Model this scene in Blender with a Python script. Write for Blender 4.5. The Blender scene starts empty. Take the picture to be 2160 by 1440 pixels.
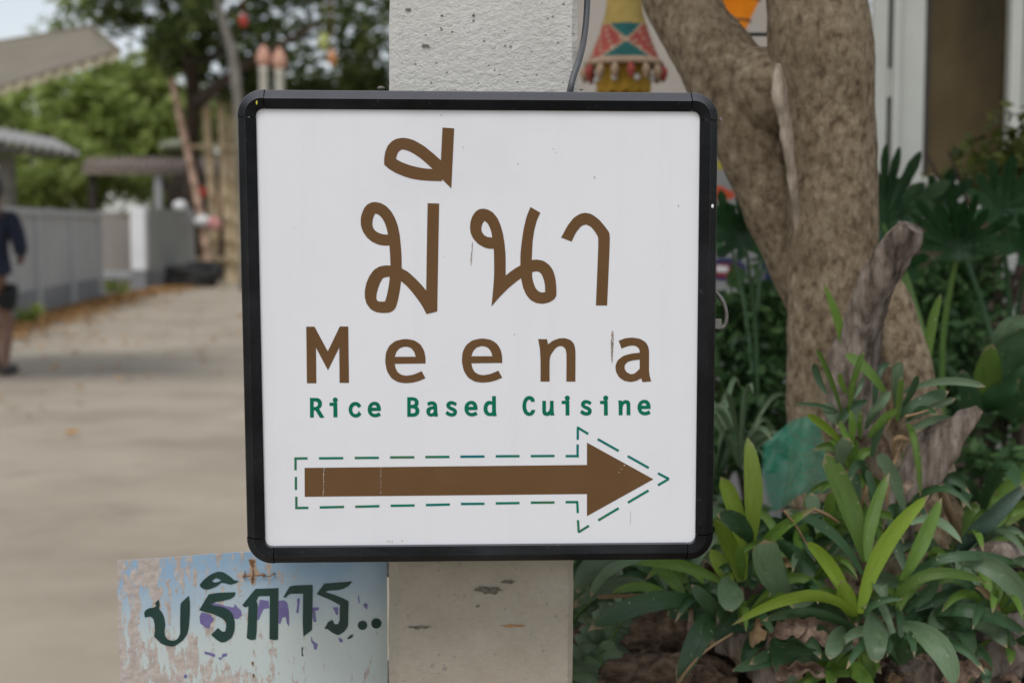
import bpy, bmesh, math, random
import numpy as np
from mathutils import Vector, Matrix, noise
from mathutils.geometry import delaunay_2d_cdt

random.seed(7)
RNG = np.random.default_rng(7)
sc = bpy.context.scene
col = sc.collection

# ------------------------------------------------------------------ camera, sky, sun, exposure
F = 3000.0                       # focal length in photograph pixels (50 mm on 36 mm, 2160 px wide)
TH = math.atan(242 / F)          # pitched slightly down
CAMZ = 1.22
cam_d = bpy.data.cameras.new('camera')
cam = bpy.data.objects.new('camera', cam_d); col.objects.link(cam)
cam.location = (0, 0, CAMZ)
cam.rotation_euler = (math.pi / 2 - TH, 0, 0)
cam_d.lens = 50; cam_d.sensor_width = 36
cam_d.clip_start = 0.05; cam_d.clip_end = 2000
cam_d.dof.use_dof = True
cam_d.dof.focus_distance = 1.52
cam_d.dof.aperture_fstop = 4.9
sc.camera = cam

SUN_EL, SUN_AZ = math.radians(58), math.radians(200)   # azimuth clockwise from +Y: behind the camera
w = bpy.data.worlds.new('World'); sc.world = w; w.use_nodes = True
nt = w.node_tree; nt.nodes.clear()
sky = nt.nodes.new('ShaderNodeTexSky'); sky.sky_type = 'NISHITA'; sky.sun_disc = False
sky.sun_elevation = SUN_EL; sky.sun_rotation = SUN_AZ
sky.air_density = 1.0; sky.dust_density = 1.2; sky.ozone_density = 1.0
hsv = nt.nodes.new('ShaderNodeHueSaturation'); hsv.inputs['Saturation'].default_value = 0.36
bg = nt.nodes.new('ShaderNodeBackground'); bg.inputs['Strength'].default_value = 0.142
wo = nt.nodes.new('ShaderNodeOutputWorld')
nt.links.new(sky.outputs[0], hsv.inputs['Color']); nt.links.new(hsv.outputs[0], bg.inputs[0]); nt.links.new(bg.outputs[0], wo.inputs[0])
sd = bpy.data.lights.new('sun', 'SUN'); sd.energy = 1.5; sd.angle = math.radians(25); sd.color = (1, .975, .94)
so = bpy.data.objects.new('sun', sd); col.objects.link(so)
sdir = Vector((math.sin(SUN_AZ) * math.cos(SUN_EL), math.cos(SUN_AZ) * math.cos(SUN_EL), math.sin(SUN_EL)))
so.rotation_euler = sdir.to_track_quat('Z', 'Y').to_euler(); so.location = (0, 0, 12)
sc.view_settings.view_transform = 'Standard'; sc.view_settings.look = 'None'
sc.view_settings.gamma = 1; sc.view_settings.exposure = 0.10
sc.cycles.max_bounces = 8; sc.cycles.transparent_max_bounces = 8
sc.cycles.sample_clamp_indirect = 6
sc.cycles.use_denoising = True

# ------------------------------------------------------------------ geometry of the view
ct, st = math.cos(TH), math.sin(TH)
def ray(px, py):
    x = (px - 1080) / F; v = (720 - py) / F
    return Vector((x, ct + v * st, -st + v * ct))
def P(px, py, Y):
    r = ray(px, py); return Vector((0, 0, CAMZ)) + r * (Y / r.y)
def XW(px, Y): return (px - 1080) / F * Y

# ------------------------------------------------------------------ object helpers
def tag(o, label=None, cat=None, group=None, kind=None):
    if label: o['label'] = label
    if cat: o['category'] = cat
    if group: o['group'] = group
    if kind: o['kind'] = kind
    return o
def thing(name, loc, label, cat, group=None):
    o = bpy.data.objects.new(name, None); o.location = loc; o.empty_display_size = .05
    col.objects.link(o); o['origin'] = list(loc); return tag(o, label, cat, group)
ORG = {}
def obj(name, verts, faces, mat, parent=None, origin=None, smooth=False, uv=None, mats=None, fm=None):
    """verts are world coordinates; one mesh object, parented to its thing."""
    if parent is not None:
        org = Vector(ORG[parent.name])
    else:
        org = Vector(origin) if origin is not None else None
    V = np.array([tuple(v) for v in verts], dtype=np.float64) if not isinstance(verts, np.ndarray) else verts
    if org is None:
        org = Vector((float((V[:, 0].min() + V[:, 0].max()) / 2), float((V[:, 1].min() + V[:, 1].max()) / 2), float(V[:, 2].min())))
    V = V - np.array(org)
    me = bpy.data.meshes.new(name)
    me.from_pydata(V.tolist() if not isinstance(V, list) else V, [], [tuple(f) for f in faces] if not isinstance(faces, np.ndarray) else faces.tolist())
    if mats:
        for m in mats: me.materials.append(m)
        for p, i in zip(me.polygons, fm): p.material_index = i
    else:
        me.materials.append(mat)
    if smooth: me.polygons.foreach_set('use_smooth', [True] * len(me.polygons))
    if uv is not None:
        ul = me.uv_layers.new(name='UVMap')
        for l in me.loops: ul.data[l.index].uv = uv[l.vertex_index]
    me.update()
    o = bpy.data.objects.new(name, me); col.objects.link(o)
    if parent is not None: o.parent = parent
    else: o.location = org
    ORG[o.name] = tuple(org)
    return o
_thing = thing
def thing(name, loc, label, cat, group=None):
    o = _thing(name, loc, label, cat, group); ORG[o.name] = tuple(loc); return o

class MB:
    def __init__(s): s.v = []; s.f = []
    def add(s, v, f):
        n = len(s.v); s.v += [tuple(a) for a in v]; s.f += [tuple(i + n for i in q) for q in f]; return s
    def box(s, x0, x1, y0, y1, z0, z1, bev=0.0):
        if bev <= 0:
            v = [(x, y, z) for x in (x0, x1) for y in (y0, y1) for z in (z0, z1)]
            return s.add(v, [(0, 1, 3, 2), (4, 6, 7, 5), (0, 4, 5, 1), (2, 3, 7, 6), (0, 2, 6, 4), (1, 5, 7, 3)])
        bm = bmesh.new(); bmesh.ops.create_cube(bm, size=1)
        for q in bm.verts:
            q.co = Vector(((x0 + x1) / 2 + q.co.x * (x1 - x0), (y0 + y1) / 2 + q.co.y * (y1 - y0), (z0 + z1) / 2 + q.co.z * (z1 - z0)))
        bmesh.ops.bevel(bm, geom=bm.edges[:], offset=bev, segments=2, affect='EDGES', profile=.5)
        bm.verts.index_update()
        s.add([q.co[:] for q in bm.verts], [[q.index for q in f.verts] for f in bm.faces]); bm.free(); return s
    def tube(s, pts, rad, seg=10, sub=1, disp=0.0, dscale=8.0, cap=True, seed=0.0, flat=1.0):
        v, f = tube(pts, rad, seg, sub, disp, dscale, cap, seed, flat); return s.add(v, f)
    def sphere(s, c, r, seg=12, rings=8, sc_=(1, 1, 1), disp=0, ds=6):
        c = Vector(c); v = []; f = []
        for i in range(rings + 1):
            a = math.pi * i / rings
            for j in range(seg):
                b = 2 * math.pi * j / seg
                d = Vector((math.sin(a) * math.cos(b), math.sin(a) * math.sin(b), math.cos(a)))
                k = 1 + (disp * noise.noise(d * ds + c * 3.1) if disp else 0)
                v.append(c + Vector((d.x * sc_[0], d.y * sc_[1], d.z * sc_[2])) * r * k)
        for i in range(rings):
            for j in range(seg):
                f.append((i * seg + j, (i + 1) * seg + j, (i + 1) * seg + (j + 1) % seg, i * seg + (j + 1) % seg))
        return s.add(v, f)
    def lathe(s, c, prof, seg=24):
        """prof: (radius, z)"""
        n = len(prof); v = []; f = []
        for r, z in prof:
            for j in range(seg):
                a = 2 * math.pi * j / seg
                v.append((c[0] + r * math.cos(a), c[1] + r * math.sin(a), z))
        for i in range(n - 1):
            for j in range(seg):
                f.append((i * seg + j, i * seg + (j + 1) % seg, (i + 1) * seg + (j + 1) % seg, (i + 1) * seg + j))
        return s.add(v, f)
    def build(s, name, mat, parent=None, **k): return obj(name, s.v, s.f, mat, parent, **k)

def catmull(pts, sub):
    pts = [Vector(p) for p in pts]
    if sub <= 1 or len(pts) < 3: return pts
    out = []
    for i in range(len(pts) - 1):
        p0 = pts[max(i - 1, 0)]; p1 = pts[i]; p2 = pts[i + 1]; p3 = pts[min(i + 2, len(pts) - 1)]
        for k in range(sub):
            t = k / sub
            out.append(.5 * ((2 * p1) + (p2 - p0) * t + (2 * p0 - 5 * p1 + 4 * p2 - p3) * t * t + (3 * p1 - p0 - 3 * p2 + p3) * t ** 3))
    out.append(pts[-1]); return out
def tube(pts, rad, seg=10, sub=1, disp=0.0, dscale=8.0, cap=True, seed=0.0, flat=1.0):
    pts4 = catmull(pts, sub)
    if not hasattr(rad, '__len__'): rad = [rad] * len(pts)
    n = len(pts4); R = []
    for i in range(n):
        t = i / max(n - 1, 1) * (len(rad) - 1); k = min(int(t), len(rad) - 2); fr = t - k
        fr = fr * fr * (3 - 2 * fr) if sub > 1 else fr
        R.append(rad[k] * (1 - fr) + rad[k + 1] * fr)
    v = []; f = []; ref = None
    for i, p in enumerate(pts4):
        T = (pts4[min(i + 1, n - 1)] - pts4[max(i - 1, 0)]).normalized()
        if ref is None: ref = T.orthogonal().normalized()
        ref = (ref - T * ref.dot(T)).normalized(); B = T.cross(ref)
        for j in range(seg):
            a = 2 * math.pi * j / seg
            d = ref * math.cos(a) + B * math.sin(a) * flat
            r = R[i]
            if disp:
                q = (p + d * r) * dscale + Vector((seed, seed * .7, 0))
                q.z *= .45
                r *= 1 + disp * (noise.noise(q) + .5 * noise.noise(q * 2.3) + .3 * noise.noise(q * 5.1))
            v.append(p + d * r)
    for i in range(n - 1):
        for j in range(seg):
            f.append((i * seg + j, i * seg + (j + 1) % seg, (i + 1) * seg + (j + 1) % seg, (i + 1) * seg + j))
    if cap:
        f.append(tuple(range(seg))[::-1]); f.append(tuple((n - 1) * seg + j for j in range(seg)))
    return v, f

# ------------------------------------------------------------------ materials
def mat(name, stops, rough=.6, scale=6.0, stretch=(1, 1, 1), detail=6, bump=0.0, bscale=None, metal=0.0, spec=.5,
        trans=0.0, island=False, coord='Object', pos=None, island_mix=.5, bdist=.01, emis=0, bstretch=None, coat=0):
    m = bpy.data.materials.new(name); m.use_nodes = True
    t = m.node_tree; N = t.nodes; L = t.links; N.clear()
    out = N.new('ShaderNodeOutputMaterial'); b = N.new('ShaderNodeBsdfPrincipled')
    b.inputs['Roughness'].default_value = rough; b.inputs['Metallic'].default_value = metal
    b.inputs['Specular IOR Level'].default_value = spec
    if coat: b.inputs['Coat Weight'].default_value = coat; b.inputs['Coat Roughness'].default_value = .15
    tc = N.new('ShaderNodeTexCoord'); mp = N.new('ShaderNodeMapping'); mp.inputs['Scale'].default_value = stretch
    L.new(tc.outputs[coord], mp.inputs[0])
    nz = N.new('ShaderNodeTexNoise'); nz.inputs['Scale'].default_value = scale; nz.inputs['Detail'].default_value = detail
    nz.inputs['Roughness'].default_value = .6
    L.new(mp.outputs[0], nz.inputs['Vector'])
    fac = nz.outputs['Fac']
    if island:
        g = N.new('ShaderNodeNewGeometry'); mx = N.new('ShaderNodeMix'); mx.data_type = 'FLOAT'
        mx.inputs[0].default_value = island_mix
        L.new(fac, mx.inputs[2]); L.new(g.outputs['Random Per Island'], mx.inputs[3]); fac = mx.outputs[0]
    cr = N.new('ShaderNodeValToRGB'); e = cr.color_ramp
    n = len(stops)
    pos = pos or ([.5] if n == 1 else [(.3 + .4 * i / (n - 1)) if not island else (.15 + .7 * i / (n - 1)) for i in range(n)])
    while len(e.elements) < n: e.elements.new(.5)
    while len(e.elements) > n: e.elements.remove(e.elements[-1])
    for i, s_ in enumerate(stops): e.elements[i].position = pos[i]; e.elements[i].color = (*s_, 1)
    L.new(fac, cr.inputs[0]); L.new(cr.outputs[0], b.inputs['Base Color'])
    if bump:
        n2 = N.new('ShaderNodeTexNoise'); n2.inputs['Scale'].default_value = bscale or scale * 4; n2.inputs['Detail'].default_value = 8
        n2.inputs['Roughness'].default_value = .65
        if bstretch:
            m2 = N.new('ShaderNodeMapping'); m2.inputs['Scale'].default_value = bstretch
            L.new(tc.outputs[coord], m2.inputs[0]); L.new(m2.outputs[0], n2.inputs['Vector'])
        else: L.new(mp.outputs[0], n2.inputs['Vector'])
        bp = N.new('ShaderNodeBump'); bp.inputs['Strength'].default_value = bump; bp.inputs['Distance'].default_value = bdist
        L.new(n2.outputs['Fac'], bp.inputs['Height']); L.new(bp.outputs[0], b.inputs['Normal'])
    if emis:
        L.new(cr.outputs[0], b.inputs['Emission Color']); b.inputs['Emission Strength'].default_value = emis
    sh = b.outputs[0]
    if trans:
        tr = N.new('ShaderNodeBsdfTranslucent'); L.new(cr.outputs[0], tr.inputs[0])
        ms = N.new('ShaderNodeMixShader'); ms.inputs[0].default_value = trans
        L.new(b.outputs[0], ms.inputs[1]); L.new(tr.outputs[0], ms.inputs[2]); sh = ms.outputs[0]
    L.new(sh, out.inputs[0]); m['n'] = 1
    return m
def lin(r, g, b, k=1.0):
    f = lambda c: ((c / 255) / 12.92 if c / 255 < .04045 else ((c / 255 + .055) / 1.055) ** 2.4) * k
    return (f(r), f(g), f(b))

def N_(m): return m.node_tree.nodes, m.node_tree.links

M = {}
M['panel'] = mat('sign_acrylic', [(.70, .706, .735), (.755, .762, .79), (.775, .782, .805)], rough=.3, scale=3.2, spec=.3, pos=[.3, .45, .7], bump=.05, bscale=4, bdist=.01)
def panel_grime():
    N, L = N_(M['panel']); b = [n for n in N if n.type == 'BSDF_PRINCIPLED'][0]; cr = [n for n in N if n.type == 'VALTORGB'][0]; tc = [n for n in N if n.type == 'TEX_COORD'][0]
    mp = N.new('ShaderNodeMapping'); mp.inputs['Scale'].default_value = (14, 1, .8); L.new(tc.outputs['Object'], mp.inputs[0])   # rain streaks
    n1 = N.new('ShaderNodeTexNoise'); n1.inputs['Scale'].default_value = 3; n1.inputs['Detail'].default_value = 8; n1.inputs['Roughness'].default_value = .7; L.new(mp.outputs[0], n1.inputs['Vector'])
    r = N.new('ShaderNodeMapRange'); r.inputs[1].default_value = .52; r.inputs[2].default_value = .8; r.inputs[4].default_value = .2; L.new(n1.outputs[0], r.inputs[0])
    mx = N.new('ShaderNodeMix'); mx.data_type = 'RGBA'; L.new(r.outputs[0], mx.inputs[0]); L.new(cr.outputs[0], mx.inputs[6]); mx.inputs[7].default_value = (.62, .60, .57, 1)
    L.new(mx.outputs[2], b.inputs['Base Color'])
panel_grime()
M['brown_vinyl'] = mat('brown_vinyl', [(.128, .066, .026), (.145, .077, .033)], rough=.45, scale=20, spec=.15)
M['green_vinyl'] = mat('green_vinyl', [(0.0, .135, .070), (.0, .155, .09)], rough=.45, scale=30, spec=.15)
M['dash_vinyl'] = mat('dash_vinyl', [(0.0, .145, .16), (.005, .17, .10), (.045, .15, .07)], rough=.45, scale=12, pos=[.35, .5, .62], spec=.15)
M['white_paint'] = mat('white_paint', [(.62, .62, .60), (.74, .74, .72)], rough=.5, scale=2, bump=.1, bscale=60)
M['steel'] = mat('dull_steel', [(.10, .09, .08), (.27, .26, .245)], rough=.5, scale=80, metal=.4)
M['cable'] = mat('grey_cable', [(.075, .078, .085), (.11, .115, .12)], rough=.5, scale=30)
M['dark_paint'] = mat('dark_green_paint', [(.006, .032, .028), (.014, .055, .045)], rough=.35, scale=40, stretch=(1, 1, .3))
M['rust'] = mat('rust', [(.10, .045, .02), (.30, .16, .09)], rough=.9, scale=120)
M['mark'] = mat('brown_mark', [(.10, .07, .05), (.35, .25, .18)], rough=.8, scale=400)
M['scratch'] = mat('pale_scratch', [(.45, .40, .34), (.6, .58, .55)], rough=.8, scale=300)

def frame_mat():
    m = mat('black_frame', [(.005, .0053, .0062), (.010, .0105, .012)], rough=.42, scale=25, stretch=(1, 1, 1), pos=[.35, .75], bump=.12, bscale=300, spec=.12)
    N, L = N_(m); b = [n for n in N if n.type == 'BSDF_PRINCIPLED'][0]
    cr = [n for n in N if n.type == 'VALTORGB'][0]; mp = [n for n in N if n.type == 'MAPPING'][0]
    # dust and scratches: fine thresholded noise and voronoi edges
    n1 = N.new('ShaderNodeTexNoise'); n1.inputs['Scale'].default_value = 90; n1.inputs['Detail'].default_value = 10; n1.inputs['Roughness'].default_value = .8
    L.new(mp.outputs[0], n1.inputs['Vector'])
    r1 = N.new('ShaderNodeMapRange'); r1.inputs[1].default_value = .61; r1.inputs[2].default_value = .72; L.new(n1.outputs[0], r1.inputs[0])
    n2 = N.new('ShaderNodeTexNoise'); n2.inputs['Scale'].default_value = 9; n2.inputs['Detail'].default_value = 5
    L.new(mp.outputs[0], n2.inputs['Vector'])
    r2 = N.new('ShaderNodeMapRange'); r2.inputs[1].default_value = .5; r2.inputs[2].default_value = .68; L.new(n2.outputs[0], r2.inputs[0])
    # greyer colour on faces that look up
    g = N.new('ShaderNodeNewGeometry'); sx = N.new('ShaderNodeSeparateXYZ'); L.new(g.outputs['True Normal'], sx.inputs[0])
    r3 = N.new('ShaderNodeMapRange'); r3.inputs[1].default_value = .25; r3.inputs[2].default_value = .9; r3.inputs[3].default_value = 0; r3.inputs[4].default_value = .55
    L.new(sx.outputs[2], r3.inputs[0])
    mu = N.new('ShaderNodeMath'); mu.operation = 'MULTIPLY_ADD'; L.new(r1.outputs[0], mu.inputs[0]); mu.inputs[1].default_value = .5; 
    m3 = N.new('ShaderNodeMath'); m3.operation = 'MULTIPLY'; L.new(r2.outputs[0], m3.inputs[0]); m3.inputs[1].default_value = .045
    L.new(m3.outputs[0], mu.inputs[2])
    ad = N.new('ShaderNodeMath'); ad.operation = 'ADD'; ad.use_clamp = True; L.new(mu.outputs[0], ad.inputs[0]); L.new(r3.outputs[0], ad.inputs[1])
    mx = N.new('ShaderNodeMix'); mx.data_type = 'RGBA'; L.new(ad.outputs[0], mx.inputs[0]); L.new(cr.outputs[0], mx.inputs[6])
    mx.inputs[7].default_value = (.21, .215, .235, 1); L.new(mx.outputs[2], b.inputs['Base Color'])
    rr = N.new('ShaderNodeMapRange'); rr.inputs[3].default_value = .3; rr.inputs[4].default_value = .7; L.new(ad.outputs[0], rr.inputs[0]); L.new(rr.outputs[0], b.inputs['Roughness'])
    return m
M['frame'] = frame_mat()

def concrete_mat():
    m = bpy.data.materials.new('pole_concrete'); m.use_nodes = True
    N, L = N_(m); N.clear()
    out = N.new('ShaderNodeOutputMaterial'); b = N.new('ShaderNodeBsdfPrincipled'); b.inputs['Roughness'].default_value = .85; b.inputs['Specular IOR Level'].default_value = .25
    tc = N.new('ShaderNodeTexCoord')
    def nz(s, d=6, r=.6, src=None):
        n = N.new('ShaderNodeTexNoise'); n.inputs['Scale'].default_value = s; n.inputs['Detail'].default_value = d; n.inputs['Roughness'].default_value = r
        L.new(src or tc.outputs['Object'], n.inputs['Vector']); return n.outputs['Fac']
    big = nz(7, 4); fine = nz(130, 8, .7)
    cr = N.new('ShaderNodeValToRGB'); e = cr.color_ramp; e.elements[0].position = .33; e.elements[0].color = (.56, .545, .50, 1)
    e.elements[1].position = .68; e.elements[1].color = (.74, .725, .68, 1)
    mixn = N.new('ShaderNodeMix'); mixn.data_type = 'FLOAT'; mixn.inputs[0].default_value = .45
    L.new(big, mixn.inputs[2]); L.new(fine, mixn.inputs[3]); L.new(mixn.outputs[0], cr.inputs[0])
    # the lower part of the post is smoother and stained brown, the sign's shade put into its colour too
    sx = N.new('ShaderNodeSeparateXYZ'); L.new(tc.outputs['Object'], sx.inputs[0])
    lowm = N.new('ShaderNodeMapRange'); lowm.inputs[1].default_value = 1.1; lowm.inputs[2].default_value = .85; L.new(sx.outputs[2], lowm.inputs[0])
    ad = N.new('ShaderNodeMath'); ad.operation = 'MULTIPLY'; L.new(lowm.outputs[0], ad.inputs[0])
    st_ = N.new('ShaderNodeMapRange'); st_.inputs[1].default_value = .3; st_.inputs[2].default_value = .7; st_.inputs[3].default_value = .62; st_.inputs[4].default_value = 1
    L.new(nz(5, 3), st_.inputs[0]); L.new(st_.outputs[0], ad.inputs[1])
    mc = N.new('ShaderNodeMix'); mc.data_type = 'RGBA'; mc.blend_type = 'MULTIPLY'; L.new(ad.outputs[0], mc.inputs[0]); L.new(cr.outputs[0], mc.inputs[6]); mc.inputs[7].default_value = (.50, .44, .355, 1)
    # air holes: voronoi cells with very different hole sizes
    hs = []
    for s_, k in ((70, .15), (170, .20)):
        v = N.new('ShaderNodeTexVoronoi'); v.inputs['Scale'].default_value = s_; L.new(tc.outputs['Object'], v.inputs['Vector'])
        sp = N.new('ShaderNodeSeparateColor'); L.new(v.outputs['Color'], sp.inputs[0])
        pw = N.new('ShaderNodeMath'); pw.operation = 'POWER'; L.new(sp.outputs[0], pw.inputs[0]); pw.inputs[1].default_value = 4.5
        mu = N.new('ShaderNodeMath'); mu.operation = 'MULTIPLY'; L.new(pw.outputs[0], mu.inputs[0]); mu.inputs[1].default_value = k * 1.5
        su = N.new('ShaderNodeMath'); su.operation = 'SUBTRACT'; L.new(mu.outputs[0], su.inputs[0]); L.new(v.outputs['Distance'], su.inputs[1])
        mr = N.new('ShaderNodeMapRange'); mr.inputs[1].default_value = 0; mr.inputs[2].default_value = .05; L.new(su.outputs[0], mr.inputs[0]); hs.append(mr.outputs[0])
    mh = N.new('ShaderNodeMath'); mh.operation = 'MAXIMUM'; L.new(hs[0], mh.inputs[0]); L.new(hs[1], mh.inputs[1])
    md = N.new('ShaderNodeMix'); md.data_type = 'RGBA'; L.new(mh.outputs[0], md.inputs[0]); L.new(mc.outputs[2], md.inputs[6]); md.inputs[7].default_value = (.30, .285, .25, 1)
    # dirt in fine relief
    dr = N.new('ShaderNodeMapRange'); dr.inputs[1].default_value = .56; dr.inputs[2].default_value = .72; L.new(nz(95, 10, .78), dr.inputs[0])
    dm = N.new('ShaderNodeMath'); dm.operation = 'MULTIPLY'; L.new(dr.outputs[0], dm.inputs[0]); dm.inputs[1].default_value = .6
    me_ = N.new('ShaderNodeMix'); me_.data_type = 'RGBA'; L.new(dm.outputs[0], me_.inputs[0]); L.new(md.outputs[2], me_.inputs[6]); me_.inputs[7].default_value = (.33, .315, .28, 1)
    L.new(me_.outputs[2], b.inputs['Base Color'])
    # relief
    hi = N.new('ShaderNodeMath'); hi.operation = 'MULTIPLY_ADD'; L.new(mh.outputs[0], hi.inputs[0]); hi.inputs[1].default_value = -1.6
    mpx = N.new('ShaderNodeMapping'); mpx.inputs['Scale'].default_value = (1, 1, 1.5); mpx.inputs['Rotation'].default_value = (0, .6, 0); L.new(tc.outputs['Object'], mpx.inputs[0])
    L.new(nz(110, 8, .68, mpx.outputs[0]), hi.inputs[2])
    bp = N.new('ShaderNodeBump'); bp.inputs['Distance'].default_value = .006
    bs = N.new('ShaderNodeMapRange'); bs.inputs[1].default_value = 0; bs.inputs[2].default_value = 1; bs.inputs[3].default_value = .75; bs.inputs[4].default_value = .4
    L.new(lowm.outputs[0], bs.inputs[0]); L.new(bs.outputs[0], bp.inputs['Strength'])
    L.new(hi.outputs[0], bp.inputs['Height']); L.new(bp.outputs[0], b.inputs['Normal'])
    L.new(b.outputs[0], out.inputs[0]); return m
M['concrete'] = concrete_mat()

def board_mat():
    """weathered sheet: sky blue at the top fading to pale mint, flaked in vertical streaks, ghost purple lettering"""
    m = bpy.data.materials.new('flaked_board_paint'); m.use_nodes = True
    N, L = N_(m); N.clear()
    out = N.new('ShaderNodeOutputMaterial'); b = N.new('ShaderNodeBsdfPrincipled'); b.inputs['Roughness'].default_value = .55
    tc = N.new('ShaderNodeTexCoord'); uv = tc.outputs['UV']; sx = N.new('ShaderNodeSeparateXYZ'); L.new(uv, sx.inputs[0])
    def nz(s, st=(1, 1, 1), d=5, r=.6):
        mp = N.new('ShaderNodeMapping'); mp.inputs['Scale'].default_value = st; L.new(uv, mp.inputs[0])
        n = N.new('ShaderNodeTexNoise'); n.inputs['Scale'].default_value = s; n.inputs['Detail'].default_value = d; n.inputs['Roughness'].default_value = r
        L.new(mp.outputs[0], n.inputs['Vector']); return n.outputs['Fac']
    def mr(x, a, c, lo=0, hi=1):
        n = N.new('ShaderNodeMapRange'); n.inputs[1].default_value = a; n.inputs[2].default_value = c; n.inputs[3].default_value = lo; n.inputs[4].default_value = hi; L.new(x, n.inputs[0]); return n.outputs[0]
    def mth(op, a, c):
        n = N.new('ShaderNodeMath'); n.operation = op
        for i, q in enumerate((a, c)):
            if isinstance(q, (int, float)): n.inputs[i].default_value = q
            else: L.new(q, n.inputs[i])
        return n.outputs[0]
    def mix(f, a, c):
        n = N.new('ShaderNodeMix'); n.data_type = 'RGBA'; L.new(f, n.inputs[0])
        for i, q in ((6, a), (7, c)):
            if isinstance(q, tuple): n.inputs[i].default_value = (*q, 1)
            else: L.new(q, n.inputs[i])
        return n.outputs[2]
    # uv: x in 0..1 along, y 0 bottom .. 1 top
    tone = mth('ADD', mr(sx.outputs[1], .45, 1.0), mth('MULTIPLY', mth('SUBTRACT', nz(3, (1, .5, 1)), .5), .9))
    basec = mix(mr(tone, .25, .85), (.54, .61, .60), (.29, .44, .60))  # bluer towards the top: shade under the sign worked into the colour
    # flaked patches
    pn = nz(10, (2.6, .5, 1), 10, .70)
    reg = mth('ADD', mr(sx.outputs[0], .0, .75, .095, -.075), mth('ADD', mr(sx.outputs[1], .62, .42, 0, .05), mr(sx.outputs[1], .86, 1.0, 0, .03)))
    flake = mr(mth('ADD', pn, reg), .565, .575)
    bare = mix(mr(nz(30), .35, .65), (.40, .34, .305), (.56, .50, .455))
    c1 = mix(flake, basec, bare)
    # purple ghost paint in the middle band
    band = mth('MULTIPLY', mr(sx.outputs[1], .60, .64), mr(sx.outputs[1], .80, .76))
    bx = mth('MULTIPLY', mr(sx.outputs[0], .26, .30), mr(sx.outputs[0], .90, .8))
    pu = mr(mth('MULTIPLY', mth('MULTIPLY', band, bx), nz(7, (2.2, .8, 1), 4, .55)), .54, .555)
    c2 = c1
    L.new(c2, b.inputs['Base Color'])
    bp = N.new('ShaderNodeBump'); bp.inputs['Strength'].default_value = .35; bp.inputs['Distance'].default_value = .001
    L.new(mth('ADD', flake, nz(60)), bp.inputs['Height']); L.new(bp.outputs[0], b.inputs['Normal'])
    L.new(b.outputs[0], out.inputs[0]); return m
M['board'] = board_mat()

M['bark'] = mat('mottled_bark', [(.15, .108, .070), (.30, .228, .148), (.39, .31, .21), (.54, .45, .33)], rough=.9, scale=75, stretch=(1, 1, .75), detail=12, bump=1.0, bscale=60, bdist=.02, bstretch=(1.3, 1.3, .35), pos=[.33, .47, .60, .74], spec=.15)
def bark_patches():
    # broad darker, greener patches over the fine mottling
    N, L = N_(M['bark']); b = [n for n in N if n.type == 'BSDF_PRINCIPLED'][0]; cr = [n for n in N if n.type == 'VALTORGB'][0]; tc = [n for n in N if n.type == 'TEX_COORD'][0]
    n1 = N.new('ShaderNodeTexNoise'); n1.inputs['Scale'].default_value = 7; n1.inputs['Detail'].default_value = 7; n1.inputs['Roughness'].default_value = .65; L.new(tc.outputs['Object'], n1.inputs['Vector'])
    r = N.new('ShaderNodeMapRange'); r.inputs[1].default_value = .50; r.inputs[2].default_value = .68; r.inputs[4].default_value = .8; L.new(n1.outputs[0], r.inputs[0])
    mx = N.new('ShaderNodeMix'); mx.data_type = 'RGBA'; mx.blend_type = 'MULTIPLY'; L.new(r.outputs[0], mx.inputs[0]); L.new(cr.outputs[0], mx.inputs[6]); mx.inputs[7].default_value = (.62, .60, .54, 1)
    L.new(mx.outputs[2], b.inputs['Base Color'])
bark_patches()
M['bark_far'] = mat('dark_bark', [(.035, .024, .016), (.085, .06, .042)], rough=.95, scale=3, bump=.4)
M['bark_grey'] = mat('grey_bark', [(.14, .13, .105), (.26, .24, .2)], rough=.95, scale=3, bump=.4)
M['scar'] = mat('pale_scar_wood', [(.20, .15, .105), (.50, .42, .33)], rough=.85, scale=90, stretch=(1, 1, .3), bump=.5, bdist=.004)
M['drift'] = mat('driftwood', [(.06, .045, .034), (.25, .20, .165), (.44, .375, .325)], rough=.9, scale=30, stretch=(1.8, 1.8, .3), detail=12, bump=1.0, bscale=80, bdist=.012, pos=[.33, .5, .7], spec=.15)
M['husk'] = mat('rotten_wood', [(.04, .027, .019), (.17, .115, .08), (.36, .26, .18)], rough=.95, scale=45, stretch=(.5, 1, 1.6), detail=10, bump=1.0, bscale=70, bdist=.014, pos=[.35, .5, .7], spec=.1)
M['soil'] = mat('garden_soil', [(.022, .015, .011), (.07, .048, .034)], rough=1, scale=14, detail=10, bump=.8, bdist=.02, spec=.1)
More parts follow.
